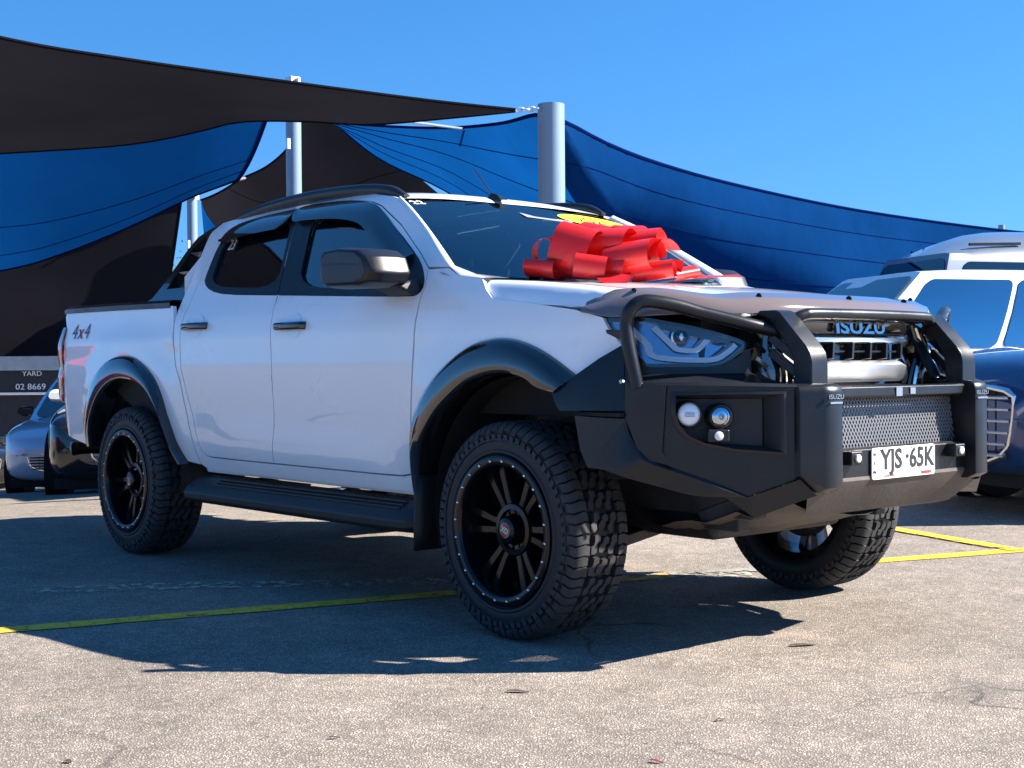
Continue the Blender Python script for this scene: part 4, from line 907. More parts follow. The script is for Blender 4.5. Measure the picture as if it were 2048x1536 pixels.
# ------------------------------------------------------------------ wheels
TR = .391; NP = 32
def tread_mesh():
    mb = MB(); pit = 2 * math.pi / NP
    def rtop(y): return interp(abs(y), [0, .09, .120, .136, .145, .150], [.3925, .3915, .3885, .378, .364, .346])
    def blk(poly, dep=.021):
        pts = [(u, y) for u, y in poly]
        top = []; bot = []
        for u, y in pts:
            a = u * pit; r = rtop(y); yy = y
            top.append((r * math.sin(a), yy, -r * math.cos(a))); rb = r - dep; bot.append((rb * math.sin(a), yy * .995, -rb * math.cos(a)))
        n = len(pts); mb.add(top + bot, [tuple(range(n))] + [(i, n + i, n + (i + 1) % n, (i + 1) % n) for i in range(n)])
    A = [(.10, -.065), (.40, -.065), (.50, -.052), (.66, -.047), (.90, -.047), (.95, -.034), (.88, -.020), (.64, -.020), (.56, -.031), (.36, -.037), (.18, -.037), (.06, -.050)]
    Bk = [(.10, -.026), (.28, -.028), (.42, -.020), (.52, -.006), (.72, -.002), (.78, .012), (.70, .024), (.48, .022), (.40, .008), (.22, .004), (.06, -.010)]
    for k in range(NP):
        sh = lambda p, d: [(u + k + d, y) for u, y in p]
        blk(sh(A, 0)); blk(sh(Bk, .05)); blk(sh([(-u, -y) for u, y in A], .95)[::-1])
        for sg in (-1, 1):
            d = 0 if sg < 0 else .35
            for u0, u1, yin, yout in ((.04, .46, .073, .146), (.56, .94, .078, .149)):
                # shoulder lug runs over the edge on to the sidewall
                ys = [yin, .095, .118, .134, .144, yout]
                L = []; Rr = []
                for j, y in enumerate(ys):
                    wv_ = .05 * math.sin(j * 1.7); L.append((u0 + wv_, y)); Rr.append((u1 + wv_, y))
                rows_t = [[(u + k + d, sg * y) for u, y in row] for row in (L, Rr)]
                um = [(u0 + u1) / 2 + .05 * math.sin(j * 1.7) for j in range(6)]
                pts3 = []
                for (u, y) in rows_t[0] + rows_t[1]:
                    a = u * pit; r = rtop(y); pts3.append(((r) * math.sin(a), y, -r * math.cos(a)))
                low3 = []
                for (u, y) in rows_t[0] + rows_t[1]:
                    a = u * pit; r = rtop(y) - .018; y2 = y - sg * (.014 if abs(y) > .125 else 0); low3.append((r * math.sin(a), y2, -r * math.cos(a)))
                fs = [(j, j + 1, 7 + j, 6 + j) for j in range(5)]
                fs += [(j, 12 + j, 13 + j, j + 1) for j in range(5)] + [(6 + j, 7 + j, 19 + j, 18 + j) for j in range(5)] + [(0, 6, 18, 12), (5, 17, 23, 11)]
                mb.add(pts3 + low3, fs)
        # stepped lugs low on the sidewall
        for q in range(2):
            for sg in (-1, 1):
                a0 = (k + .5 * q + .1) * pit; a1 = a0 + .30 * pit; rr = (.322, .346) if q else (.330, .346); y0 = sg * .1535; y1 = sg * .146
                c4 = [(rr[0], a0), (rr[0], a1), (rr[1], a1 + .06 * pit), (rr[1], a0 + .06 * pit)]
                mb.hull8([(r * math.sin(a), y1, -r * math.cos(a)) for r, a in c4] + [(r * math.sin(a), y0 - sg * .06 * (r - .322), -r * math.cos(a)) for r, a in c4])
    return mb
def make_wheel(root):
    mb = MB(); h = [(.262, -.128), (.272, -.142), (.292, -.1495), (.318, -.1490), (.336, -.1435), (.352, -.136), (.362, -.128), (.370, -.115), (.373, -.08), (.373, 0)]
    prof = h + [(r, -y) for r, y in h[-2::-1]]
    ty = mb.lathe(prof, 72).build('tyre', 'rubber', root, sharp=60)
    # raised rim-protector bead and sidewall lettering ribs
    mb = MB(); mb.lathe([(.276, -.1455), (.280, -.1525), (.288, -.1535), (.293, -.1500)], 72); mb.lathe([(.322, -.1498), (.324, -.1530), (.330, -.1518), (.332, -.1475)], 72); mb.build('tyre_rib', 'rubber', ty, recalc=False)
    tr = tread_mesh().build('tread', 'tread_rubber', ty, sharp=30); tr['kind'] = 'stuff'
    mb = MB(); mb.lathe([(.266, -.135), (.2705, -.146), (.2695, -.154), (.262, -.158), (.240, -.1565), (.2345, -.152), (.231, -.140), (.226, -.06), (.222, .02), (.230, .11), (.262, .128)], 72)
    rim = mb.build('rim', 'rim_black', root, sharp=40, recalc=False)
    b0 = MB().lathe([(.0058, .002), (.0055, -.004), (.003, -.0065), (.0004, -.007)], 8).build('rim_bolt', 'bolt_metal', rim, recalc=False)
    for k in range(24):
        a = 2 * math.pi * k / 24; q = b0 if k == 0 else b0.copy()
        if k: COL.objects.link(q); q.parent = rim
        q.location = (.2505 * math.cos(a), -.158, .2505 * math.sin(a))
    for k in range(6):
        a0 = 2 * math.pi * k / 6 + .26; mb = MB()
        er = Vector((math.cos(a0), 0, math.sin(a0))); et = Vector((-math.sin(a0), 0, math.cos(a0)))
        for s_ in (-1, 1):
            p0 = er * .055 + et * s_ * .016; p1 = er * .115 + et * s_ * .019; p2 = er * .228 + et * s_ * .037
            def ring(p, wd, y0, y1): return [p + et * (-wd) + Vector((0, y0 + .006, 0)), p + et * (-wd * .7) + Vector((0, y0, 0)), p + et * (wd * .7) + Vector((0, y0, 0)), p + et * wd + Vector((0, y0 + .006, 0)), p + et * wd + Vector((0, y1, 0)), p - et * wd + Vector((0, y1, 0))]
            rws = [ring(p0, .015, -.078, .0), ring(p1, .0145, -.084, .0), ring(p2, .018, -.090, .01)]; mb.grid(rws, closed=True)
        mb.bar(er * .06 + Vector((0, -.03, 0)), er * .125 + Vector((0, -.03, 0)), .03, .03, (0, 1, 0))
        mb.build('spoke', 'rim_black', rim, sharp=40)
    mb = MB(); mb.lathe([(.098, .02), (.098, -.078), (.092, -.090), (.074, -.092), (.070, -.070), (.060, -.050), (.052, -.052), (.050, -.105), (.044, -.122), (.030, -.128), (.0004, -.129)], 40)
    hub = mb.build('hub_cap', 'rim_black', root, sharp=40, recalc=False)
    mb = MB()
    for k in range(6): a = 2 * math.pi * k / 6; mb.lathe([(.007, .0), (.007, -.020), (.004, -.024), (.0004, -.024)], 8, (.061 * math.cos(a), -.052, .061 * math.sin(a)))
    mb.build('wheel_nuts', 'bolt_metal', hub, recalc=False)
    mb = MB(); mb.lathe([(.028, -.1285), (.0004, -.1297)], 24, mi=0); mb.build('hub_badge', 'gloss_black', hub, recalc=False)
    text('badge_letters', 'XD', .030, (0, -.1300, 0), (1, 0, 0), (0, 0, 1), 'plate_white', hub, ext=.0006, sx=.9)
    for z in (.0165, -.0165): MB().box((0, -.1300, z), (.024, .001, .008)).build('badge_bar', 'ink_red', hub)
    mb = MB(); mb.lathe([(.0004, .06), (.15, .06), (.165, .05), (.165, .035), (.15, .03), (.06, .03)], 40); mb.build('brake_disc', 'under_metal', root, recalc=False)
    mb = MB(); mb.box((.14, .04, .03), (.07, .07, .14)); mb.build('brake_caliper', 'under_metal', root, bevel=.008)
w0 = empty('wheel'); make_wheel(w0)
YW = .81
for i, (x, sg, rot, steer) in enumerate(((0, -1, .35, 0), (-3.125, -1, 1.1, 0), (0, 1, .8, 0), (-3.125, 1, .1, 0))):
    q = w0 if i == 0 else copy_tree(w0)
    q.scale = (1, .92, 1); q.parent = ute; q.location = (x, sg * YW, TR + .001)
    q.rotation_euler = Matrix.Rotation(0 if sg < 0 else math.pi, 3, 'Z').to_euler() if False else (0, rot, 0 if sg < 0 else math.pi)
# underbody
mb = MB()
for sg in (-1, 1):
    mb.bar((.75, sg * .42, .52), (-4.2, sg * .46, .56), .08, .14)
mb.build('chassis_rail', 'under_metal', ute, bevel=.01)
mb = MB(); mb.tube([(-3.125, -.66, .39), (-3.125, -.2, .39), (-3.125, -.14, .39), (-3.125, .14, .39), (-3.125, .2, .39), (-3.125, .66, .39)], [.05, .05, .13, .13, .05, .05], 14); mb.build('rear_axle', 'under_metal', ute)
for sg in (-1, 1):
    mb = MB(); mb.bar((.10, sg * .66, .30), (.08, sg * .25, .36), .12, .04); mb.bar((.05, sg * .66, .56), (.03, sg * .40, .62), .08, .03); mb.tube([(0, sg * .62, .36), (0, sg * .52, .86)], .055, 12); mb.tube([(0, sg * .66, .39), (0, sg * .1, .42)], .03, 10); mb.build('front_suspension', 'under_metal', ute, bevel=.004)
    mb = MB(); mb.bar((-2.5, sg * .56, .42), (-3.125, sg * .56, .44), .07, .03); mb.bar((-3.125, sg * .56, .44), (-3.75, sg * .56, .48), .07, .03); mb.tube([(-3.1, sg * .48, .40), (-3.0, sg * .40, .8)], .035, 10); mb.build('leaf_spring', 'under_metal', ute)
    mb = MB(); mb.bar((.52, sg * .46, .44), (.72, sg * .44, .52), .03, .05); mb.box((.58, sg * .40, .44), (.16, .06, .08)); mb.build('recovery_mount', 'under_metal', ute, bevel=.006)
    # pale inner guard above the front wheel
    mb = MB(); mb.grid([[(x, sg * (.60 + .06 * math.sin(z * 9 + x * 7)), z) for z in (.72, .80, .88, .94)] for x in (-.25, -.12, 0, .12, .22)]); mb.build('inner_guard', 'liner_grey', ute, recalc=False)
mb = MB(); mb.box((-.05, 0, .50), (1.1, .75, .30)); mb.build('engine_sump', 'under_metal', ute, bevel=.03)
mb = MB(); mb.box((-1.2, -.08, .50), (1.4, .36, .24)); mb.tube([(-1.8, 0, .50), (-3.1, 0, .42)], .04, 10); mb.tube([(-.5, .3, .48), (-2.2, .32, .46), (-2.9, .42, .60), (-4.1, .50, .5)], .035, 10); mb.build('driveline', 'under_metal', ute, bevel=.02)
mb = MB(); mb.box((-2.0, .25, .52), (1.0, .42, .24)); mb.build('fuel_tank', 'under_metal', ute, bevel=.04)
mb = MB(); mb.tube([(-4.0, 0, .52), (-3.6, 0, .52)], .36, 20); sp_ = mb.build('spare_tyre', 'rubber', ute, bevel=.03); sp_.scale = (1, 1, .25); sp_.rotation_euler = (0, 0, 0); sp_.location = (0, 0, .40)
# white shoe-polish mark on the rear window
text('window_mark', '23', .085, (-2.40, -(S(-2.40, 1.60) - .012), 1.60), (1, 0, 0), (0, .45, .9), 'sticker_white', ute, ext=.0004, sx=.8)

# ------------------------------------------------------------------ bow on the bonnet
bow = empty('gift_bow', (0, 0, 0)); tag(bow, 'big shiny red ribbon bow on the bonnet against the windscreen', 'bow')
BC = Vector((-.06, .06, 1.315))
def loop(az, elv, L, wd, fat, roll=0, base=BC, name='ribbon_loop'):
    "a teardrop loop of ribbon leaving the knot in direction (az, elv)"
    d = Vector((math.cos(az) * math.cos(elv), math.sin(az) * math.cos(elv), math.sin(elv))); s = Vector((-math.sin(az), math.cos(az), 0)); n = d.cross(s)
    s2 = s * math.cos(roll) + n * math.sin(roll); n2 = -s * math.sin(roll) + n * math.cos(roll)
    rows = []
    for k in range(29):
        t_ = 2 * math.pi * k / 28; r_ = (1 - math.cos(t_)) / 2
        p = base + d * (L * r_ ** .85) + n2 * (fat * math.sin(t_) * (r_ ** .5)); ww = wd * (.45 + .55 * sstep(r_ * 1.6))
        rows.append([p - s2 * ww / 2, p - s2 * ww / 6, p + s2 * ww / 6, p + s2 * ww / 2])
    return MB().grid(rows).build(name, 'ribbon', bow, recalc=False, sharp=80)
def cyl_loop(c, axis, up, rx, rz, wd, a0=0, a1=360, name='ribbon_loop'):
    "a round curl of ribbon: an arc about the given axis, wd wide along it"
    A = Vector(axis).normalized(); U = Vector(up); U = (U - A * U.dot(A)).normalized(); F = U.cross(A); c = Vector(c); rows = []
    for k in range(25):
        a = R(a0 + (a1 - a0) * k / 24); p = c + F * rx * math.cos(a) + U * rz * math.sin(a); j = .06 * math.sin(k * .5)
        rows.append([p + A * wd * (s + j * .3) for s in (-.5, -.17, .17, .5)])
    return MB().grid(rows).build(name, 'ribbon', bow, recalc=False, sharp=80)
iR = RT.copy(); iR.z = 0; iR.normalize(); iF = Vector((-FW.x, -FW.y, 0)).normalized()   # along and across the bonnet corner the bow faces
def B(px, py, dep=0): return at(px, py, 5.40 - dep)
Z = Vector((0, 0, 1))
hz_ = lambda x, y: hood(x, y)[2]
cyl_loop(B(1150, 500, .02), iR * .80 + iF * .45 - Z * .28, Z * .9 + iR * .5, .062, .100, .165, 10, 330)
cyl_loop(B(1093, 506, -.03), iR * .35 + iF * .9, Z, .050, .060, .060, 0, 360)
cyl_loop(B(1086, 537, .02), iR * .85 + iF * .45 - Z * .12, Z + iR * .3, .052, .036, .13, -30, 320)
cyl_loop(B(1182, 534, .12), iR * .93 + iF * .25 - Z * .16, Z, .036, .047, .125, -60, 300)
cyl_loop(B(1228, 492, -.03), iR * .85 + iF * .40 - Z * .05, Z + iR * .2, .105, .070, .15, -20, 230)
cyl_loop(B(1268, 516, .06), iR * .88 + iF * .45 + Z * .10, Z - iR * .15, .105, .066, .19, -10, 235)
cyl_loop(B(1328, 513, -.02), iR * .35 + iF * .9 - Z * .1, Z - iR * .6, .050, .078, .115, 0, 330)
cyl_loop(B(1306, 542, .09), iR * .95 + iF * .30 + Z * .10, Z, .042, .036, .165, -40, 310)
cyl_loop(B(1290, 486, -.12), iR * .9 + iF * .3 + Z * .05, Z, .10, .055, .14, -10, 200)
cyl_loop(B(1195, 486, -.10), iR * .7 + iF * .6 - Z * .2, Z, .08, .075, .14, 0, 300)
cyl_loop(B(1255, 478, -.18), iR * .9 - iF * .3, Z, .085, .055, .12, 0, 220)
cyl_loop(B(1232, 536, .10), iR * .85 + iF * .5 - Z * .05, Z, .048, .040, .10, -40, 300)
cyl_loop(B(1125, 545, -.06), iR * .9 + iF * .3, Z, .055, .030, .14, -20, 260)
cyl_loop(B(1362, 548, -.05), iR * .75 - iF * .5 + Z * .15, Z, .045, .026, .12, -30, 300)
# tails lying on the bonnet
def tail(pts, wd, tw=0):
    pts = crv([tuple(p) for p in pts], 6); rows = []
    for i, p in enumerate(pts):
        p = Vector(p); d = (Vector(pts[min(i + 1, len(pts) - 1)]) - Vector(pts[max(i - 1, 0)])).normalized(); s_ = d.cross(Z).normalized(); s_ = (s_ * math.cos(tw * i / len(pts)) + d.cross(s_) * math.sin(tw * i / len(pts)))
        rows.append([p - s_ * wd / 2, p, p + s_ * wd / 2])
    MB().grid(rows).build('ribbon_tail', 'ribbon', bow, recalc=False, sharp=80)
tail([B(1205, 545, .10), B(1222, 555, .20), B(1255, 566, .26)], .085, .9)
tail([B(1330, 552, 0), B(1370, 553, -.05), B(1402, 548, -.10)], .07, .5)
tail([B(1300, 552, -.2), B(1390, 553, -.35), B(1480, 552, -.40)], .06, .3)
mb = MB(); mb.tube([B(1225, 545), B(1245, 520)], [.07, .04], 12); mb.build('bow_knot', 'ribbon', bow)
# ------------------------------------------------------------------ shade sails and poles
def pole(px, top, D, dia, label, arm=0):
    p = at(px, top, D); root = empty('shade_pole', (p.x, p.y, gz(p.x, p.y))); h = p.z - gz(p.x, p.y); tag(root, label, 'pole', 'steel poles holding up the shade sails')
    MB().lathe([(dia / 2, 0), (dia / 2, 1)], 28).build('post', 'pole_paint', root); q = root.children[0]; q.rotation_euler = (R(90), 0, 0); q.scale = (1, h, 1)
    MB().lathe([(dia / 2 + .002, -.02), (dia / 2 + .004, 0), (dia / 2 * .9, .012), (.001, .016)], 28).build('post_cap', 'pole_paint', root, recalc=False); q = root.children[1]; q.rotation_euler = (R(90), 0, 0); q.location = (0, 0, h)
    MB().lathe([(dia / 2 + .12, 0), (dia / 2 + .12, .02), (dia / 2, .02)], 20).build('base_plate', 'galv', root, recalc=False); q = root.children[2]; q.rotation_euler = (R(90), 0, 0); q.location = (0, 0, .001)
    if arm:
        mb = MB(); mb.box((0, 0, h + .06), (dia * .75, dia * .75, .14)); mb.box((dia * .55, 0, h + .05), (dia * .5, .05, .09)); mb.box((0, dia * .5, h + .03), (.05, dia * .5, .09)); mb.tube([(-dia * .3, 0, h + .04), (-dia * 1.1, 0, h + .08)], .02, 8); mb.build('pole_head', 'galv', root, bevel=.01)
        mb = MB(); mb.box((dia * .2, -dia * .5, h - .9), (.05, .06, .16)); mb.build('pole_bracket', 'galv', root)
    return root
pole(1102, 209, 11.5, .225, 'thick grey-blue steel pole rising behind the cab roof')
pole(586, 172, 21, .235, 'blue-grey pole with a bolted head under the black sail', 1)
pole(384, 398, 27, .20, 'thin pole in the gap between the left sails', 1)
pole(2003, 450, 34, .16, 'short far pole tip above the right sail')
def sail(name, label, top, bot, mat, sag=0, seams=(), n=40, mrows=14, hem=.018, hemsides=(0, 1)):
    t_ = resample([at(*p) for p in crv(top, 6)], n); b_ = resample([at(*p) for p in crv(bot, 6)], n); rows = []
    for j in range(mrows + 1):
        v = j / mrows; rows.append([a.lerp(c, v) - Vector((0, 0, sag * 4 * v * (1 - v) * math.sin(math.pi * (.12 + .76 * i / (n - 1))))) for i, (a, c) in enumerate(zip(t_, b_))])
    root = MB().grid(rows).build(name, mat, None, recalc=False, sharp=180); tag(root, label, 'shade sail', 'shade sails over the yard')
    for k in hemsides:
        ed = [rows[0], rows[-1], [r[0] for r in rows], [r[-1] for r in rows]][k]
        MB().tube(ed, hem, 6).build('hem', 'sail_seam' if 'blue' in mat else 'sail_black', root)
    for s0, s1 in seams:
        pts = []
        for i in range(n):
            v = s0 + (s1 - s0) * i / (n - 1); v = max(.005, min(.995, v)); j = min(int(v * mrows), mrows - 1); f = v * mrows - j; pts.append(rows[j][i].lerp(rows[j + 1][i], f))
        MB().tube(pts, .0065, 5).build('seam', 'sail_seam' if 'blue' in mat else 'sail_black', root)
    return root
s1 = sail('shade_sail', 'black shade sail across the upper left, chained to the thick pole',
     [(1030, 219, 11.35), (860, 201, 10.9), (570, 163, 10.2), (250, 118, 9.4), (0, 75, 8.9), (-420, -30, 8.0)],
     [(1030, 222, 11.4), (900, 235, 11.9), (740, 248, 12.4), (610, 242, 12.9), (480, 243, 13.2), (390, 264, 13.2), (250, 289, 13.1), (0, 306, 12.9), (-420, 330, 12.5)], 'sail_black', .04, hemsides=(0, 1), hem=.014)
pA = at(1034, 220, 11.36); pB = at(1079, 217, 11.42)
for k in range(4):
    c = pA.lerp(pB, .12 + .25 * k); mb = MB(); d = (pB - pA).normalized(); u = d.cross(Z).normalized() if k % 2 else Z; rr = [c + d * .038 * math.cos(a) + u * .018 * math.sin(a) for a in [i * math.pi / 6 for i in range(13)]]
    mb.tube(rr, .006, 6, caps=False).build('chain_link', 'galv', s1)
sail('shade_sail', 'blue shade sail hanging below the black one at the far left',
     [(545, 200, 14.2), (400, 205, 14.0), (200, 225, 13.8), (0, 250, 13.6), (-350, 280, 13.4)],
     [(478, 358, 16.0), (440, 372, 16.1), (375, 397, 16.2), (260, 452, 16.3), (120, 508, 16.4), (0, 541, 16.5), (-350, 600, 16.8)], 'sail_blue', .25, seams=((.62, .42), (.80, .72)), hemsides=(0, 1, 2))
sail('shade_sail', 'black shade sail low at the left behind the tray',
     [(362, 405, 21.0), (300, 420, 21.0), (150, 440, 20.6), (0, 460, 20.4), (-350, 470, 20.0)],
     [(318, 705, 23.4), (250, 709, 23.3), (120, 712, 23.2), (0, 713, 23.1), (-350, 716, 22.6)], 'sail_black', .1, hemsides=(2,))
sail('shade_sail', 'charcoal shade sail behind the rear pole above the cab roof',
     [(480, 358, 22.5), (535, 332, 22.3), (580, 290, 22.0), (605, 235, 21.6), (640, 215, 21.5), (690, 225, 21.6)],
     [(402, 400, 24), (420, 440, 24), (500, 520, 24.2), (650, 560, 24.2), (820, 560, 24.0), (980, 470, 23.5)], 'sail_black', .1, seams=((.30, .42),), hemsides=(0, 2))
s5 = sail('shade_sail', 'wide blue shade sail stretched right behind the thick pole',
     [(668, 243, 20.5), (730, 250, 19.8), (880, 256, 17.0), (1000, 247, 14.3), (1078, 229, 11.9), (1135, 246, 12.6), (1210, 285, 13.6), (1310, 324, 14.6), (1470, 369, 16.2), (1720, 421, 18.6), (2030, 463, 21.5), (2250, 478, 23)],
     [(668, 244, 20.6), (760, 318, 20.0), (910, 392, 19.4), (1080, 520, 19.0), (1250, 600, 18.6), (1420, 635, 18.5), (1600, 650, 18.8), (1800, 650, 19.6), (2030, 640, 21.8), (2250, 620, 23.2)], 'sail_blue', .12, seams=((.12, .20), (.24, .46), (.46, .74), (.66, .98)), n=60)
sail('shade_sail', 'small blue sail corner in the gap left of the cab roof',
     [(404, 402, 29), (420, 418, 29), (452, 440, 29)], [(402, 404, 29.2), (405, 440, 29.4), (412, 520, 29.6)], 'sail_blue', 0, hemsides=(0,))
MB().tube([at(770, 237, 13), at(960, 262, 16.8)], .016, 6).build('stay_cable', 'galv', s5)
MB().tube([at(478, 358, 16.2), at(490, 356, 21)], .02, 6).build('sail_shackle', 'galv', s5)
# ------------------------------------------------------------------ office with a dark sign at the far left
p0 = at(0, 740, 34); of = empty('office_building', (p0.x, p0.y, gz(p0.x, p0.y))); tag(of, 'low office with pale fascia and dark sign at far left', 'building')
ex = Vector((RT.x, RT.y, 0)).normalized(); ey = Vector((FW.x, FW.y, 0)).normalized()
def obox(nm, x0, x1, z0, z1, dep, mat, fwd=0):
    mb = MB(); a = p0 + ex * x0 - ey * fwd; b_ = p0 + ex * x1 - ey * fwd
    mb.prism([(v.x, v.y, z) for v, z in ((a, z0), (b_, z0), (b_, z1), (a, z1))], [((v + ey * dep).x, (v + ey * dep).y, z) for v, z in ((a, z0), (b_, z0), (b_, z1), (a, z1))]); q = mb.build(nm, mat, None); q.parent = of; q.matrix_parent_inverse = Matrix.Translation(-of.location); return q
zy = lambda y, D=34: .975 + (745.0 - y) / 2745.8 * D
obox('fascia', -12, 12, zy(742), zy(714), 4, 'wall_pale', .25); sp2 = obox('sign_panel', -12, 12, zy(787), zy(742.5), .2, 'wall_dark', .10); obox('sign_trim', -12, 12, zy(791), zy(787.5), .25, 'plate_white', .15)
obox('office_wall', -12, 12, -2.0, zy(792), .2, 'wall_dark')
for body, px, py, sz in (('YARD', 67, 746.5, .17), ('02 8669', 64, 776, .21)):
    v = p0 + ex * (px * 34 / 2745.8) - ey * .105; q = text('sign_letters', body, sz, (v.x, v.y, zy(py) - (.04 if body == 'YARD' else 0)), ex, (0, 0, 1), 'plate_white', None, ext=.004, sx=1.1); q.parent = of; q.matrix_parent_inverse = Matrix.Translation(-of.location)
# ------------------------------------------------------------------ parked cars
def make_car(name, label, spec, paint, group=None):
    root = empty(name); tag(root, label, 'car', group); root_parts = {}
    L, W_, H, rw = spec['L'], spec['W'], spec['H'], spec.get('rw', .35); hl = L / 2; hw = W_ / 2; zs = spec.get('zs', 1.06); axf = hl - .92; axr = -hl + .98
    st = [(hl, .62, .42, .66, .68), (hl - .05, .80, .30, .78, .82), (hl - .16, .90, .25, .86, .92), (hl - .45, .97, .23, .92, .99), (hl - 1.2, .99, .23, .985, 1.035), (hl - 1.5, 1, .23, 1.0, 1.05), (0, 1, .23, 1.02, 1.03), (-hl + 1.0, 1, .24, 1.03, 1.03), (-hl + .35, .97, .28, 1.03, 1.04), (-hl + .10, .90, .34, 1.0, 1.02), (-hl, .74, .44, .88, .90)]
    rows = []
    for x, k, zb, zsh, zd in st:
        h = hw * k; zsh *= zs / 1.03; zd *= zs / 1.03
        half = [(0, zb), (h * .80, zb), (h * .955, zb + .10), (h * .985, zb + .24), (h, zb + (zsh - zb) * .62), (h * .985, zsh - .07), (h * .93, zsh - .005), (h * .80, zsh + (zd - zsh) * .5), (h * .45, zd), (0, zd)]
        rows.append([(x, y, z) for y, z in half] + [(x, -y, z) for y, z in half[-2:0:-1]])
    mb = MB(); mb.grid(rows, closed=True); mb.add(rows[0], [tuple(range(18))]); mb.add(rows[-1], [tuple(range(18))])
    bo = mb.build('body', paint, root, sharp=180); ss = bo.modifiers.new('s', 'SUBSURF'); ss.levels = ss.render_levels = 2
    # cabin: paint shell with proud panes
    cb_ = spec.get('cab', (hl - 1.22, hl - 2.02, -hl + .42, -hl + .12)); zt = H - .05; zb_ = zs - .04; wb, wt = hw * .90, hw * .66
    def cp(u, v, s):   # u along x 0 front..1 rear, v 0 belt..1 roof, s side
        x0 = cb_[0] + (cb_[3] - cb_[0]) * u; x1 = cb_[1] + (cb_[2] - cb_[1]) * u; q = 1 - .05 * (2 * u - 1) ** 2
        return Vector((x0 + (x1 - x0) * v, s * (wb + (wt - wb) * v + .03 * math.sin(v * 3.1)) * q, zb_ + (zt - zb_) * v))
    rows = []
    for u in [k / 12 for k in range(13)]:
        r = [cp(u, v, 1) for v in (0, .25, .5, .75, .92, 1.0)]; top = r[-1]; e_ = spec.get('dome', .05) * (1 - (2 * u - 1) ** 4)
        r += [Vector((top.x, top.y * k, zt + .012 + e_ * (1 - k * k))) for k in (.85, .5, 0)]
        r += [Vector((p.x, -p.y, p.z)) for p in r[-2::-1]]; rows.append(r)
    mb = MB().grid(rows); n = len(rows[0]); mb.add(rows[0], [tuple(range(n))]); mb.add(rows[-1], [tuple(range(n))])
    cab = mb.build('cabin', spec.get('roofpaint', paint), root, sharp=50)
    def pane(nm, f, mat, par, out=.010, outv=None):
        "rounded pane laid on the curved surface f(u, v), u and v 0..1"
        pts = [(0, 0), (1, 0), (1, 1), (0, 1)]; q = []
        for (x, y), (sx_, sy_) in zip(pts, ((1, 1), (-1, 1), (-1, -1), (1, -1))):
            cx_, cy_ = x + sx_ * .07, y + sy_ * .10
            for k in range(5):
                a = R({(1, 1): 180, (-1, 1): 270, (-1, -1): 0, (1, -1): 90}[(sx_, sy_)] + 22.5 * k); q.append((cx_ + .07 * math.cos(a), cy_ + .10 * math.sin(a)))
        nf = (f(.6, .5) - f(.4, .5)).cross(f(.5, .6) - f(.5, .4)).normalized(); nf = nf if nf.dot(outv) > 0 else -nf
        return panel(nm, q, lambda u, v: f(u, v) + nf * out, mat, par, out=tuple(nf), th=.012, grid=.12, edge=.12, edgemat='dark_void')
    def ws_(t, s): a = cp(0, s, 1); return Vector((a.x + .0, a.y * t, a.z))
    pane('windscreen', lambda u, v: ws_(-.93 + 1.86 * u, .05 + .90 * v), 'car_glass' if spec.get('clear') else 'tint_glass', cab, .008, Vector((1, 0, .5)))
    pane('rear_window', lambda u, v: (lambda a: Vector((a.x, a.y * (-.85 + 1.7 * u), a.z)))(cp(1, .1 + .8 * v, 1)), 'tint_glass', cab, .008, Vector((-1, 0, .3)))
    for s in (-1, 1):
        us = spec.get('us', ((.05, .385), (.405, .69), (.71, .95)))
        for i, (u0, u1) in enumerate(us):
            pane('side_window', lambda u, v: cp(u0 + (u1 - u0) * u + (.03 * (1 - v) * (1 - u) if i == 0 else 0), .05 + .86 * v, s), spec.get('glass', 'tint_glass'), cab, .008, Vector((0, s, .3)))
        if spec.get('dome'):
            for xa, xb in ((1.0, .35), (.15, -.8), (-1.0, -1.9)): MB().bar((xa, s * wt * .84, zt + .105), (xb, s * wt * .84, zt + .125), .03, .03).build('roof_slot', 'satin_black', cab)
        if spec.get('rails'):
            mb = MB(); mb.tube([(cb_[1] - .1, s * wt * .92, zt + .04), (cb_[1] - .2, s * wt * .90, zt + .10), (-.2, s * wt * .90, zt + .12), (cb_[2] + .3, s * wt * .90, zt + .09), (cb_[2] + .2, s * wt * .92, zt + .03)], .018, 8); mb.build('roof_rail', 'satin_black', cab)
        mb = MB(); mp = cp(.05, .12, s) + Vector((-.10, s * .14, .03)); rr = []
        for k, (dx, hh) in enumerate(((-.05, .05), (-.03, .075), (.05, .07), (.09, .04))): rr.append([(mp.x + dx, mp.y + .105 * math.copysign(abs(math.cos(a)) ** .6, math.cos(a)), mp.z + hh * math.copysign(abs(math.sin(a)) ** .6, math.sin(a))) for a in [j * math.pi / 6 for j in range(12)]])
        mb.grid(rr, closed=True); mb.add(rr[0], [tuple(range(12))]); mb.add(rr[-1], [tuple(range(12))]); mb.bar((mp.x, mp.y, mp.z - .05), (mp.x, mp.y - s * .16, mp.z - .09), .05, .03); mb.build('side_mirror', spec.get('mirror', paint), root)
        # headlamps and lower intake
        f = lambda y, z, d=0: (hl + d - .055 - .42 * max(0, abs(y) / hw - .45) ** 1.6, s * abs(y), z)
        hz0 = zs * .74
        q = [f(hw * .55, hz0 - .06, .03), f(hw * .86, hz0 - .03, -.02), f(hw * .90, hz0 + .08, -.06), f(hw * .52, hz0 + .05, -.02)]
        mb = MB().prism(q, [(p[0] - .10, p[1] * .96, p[2]) for p in q]); hp_ = mb.build('headlamp', spec.get('lampmat', 'chrome'), root, bevel=.012)
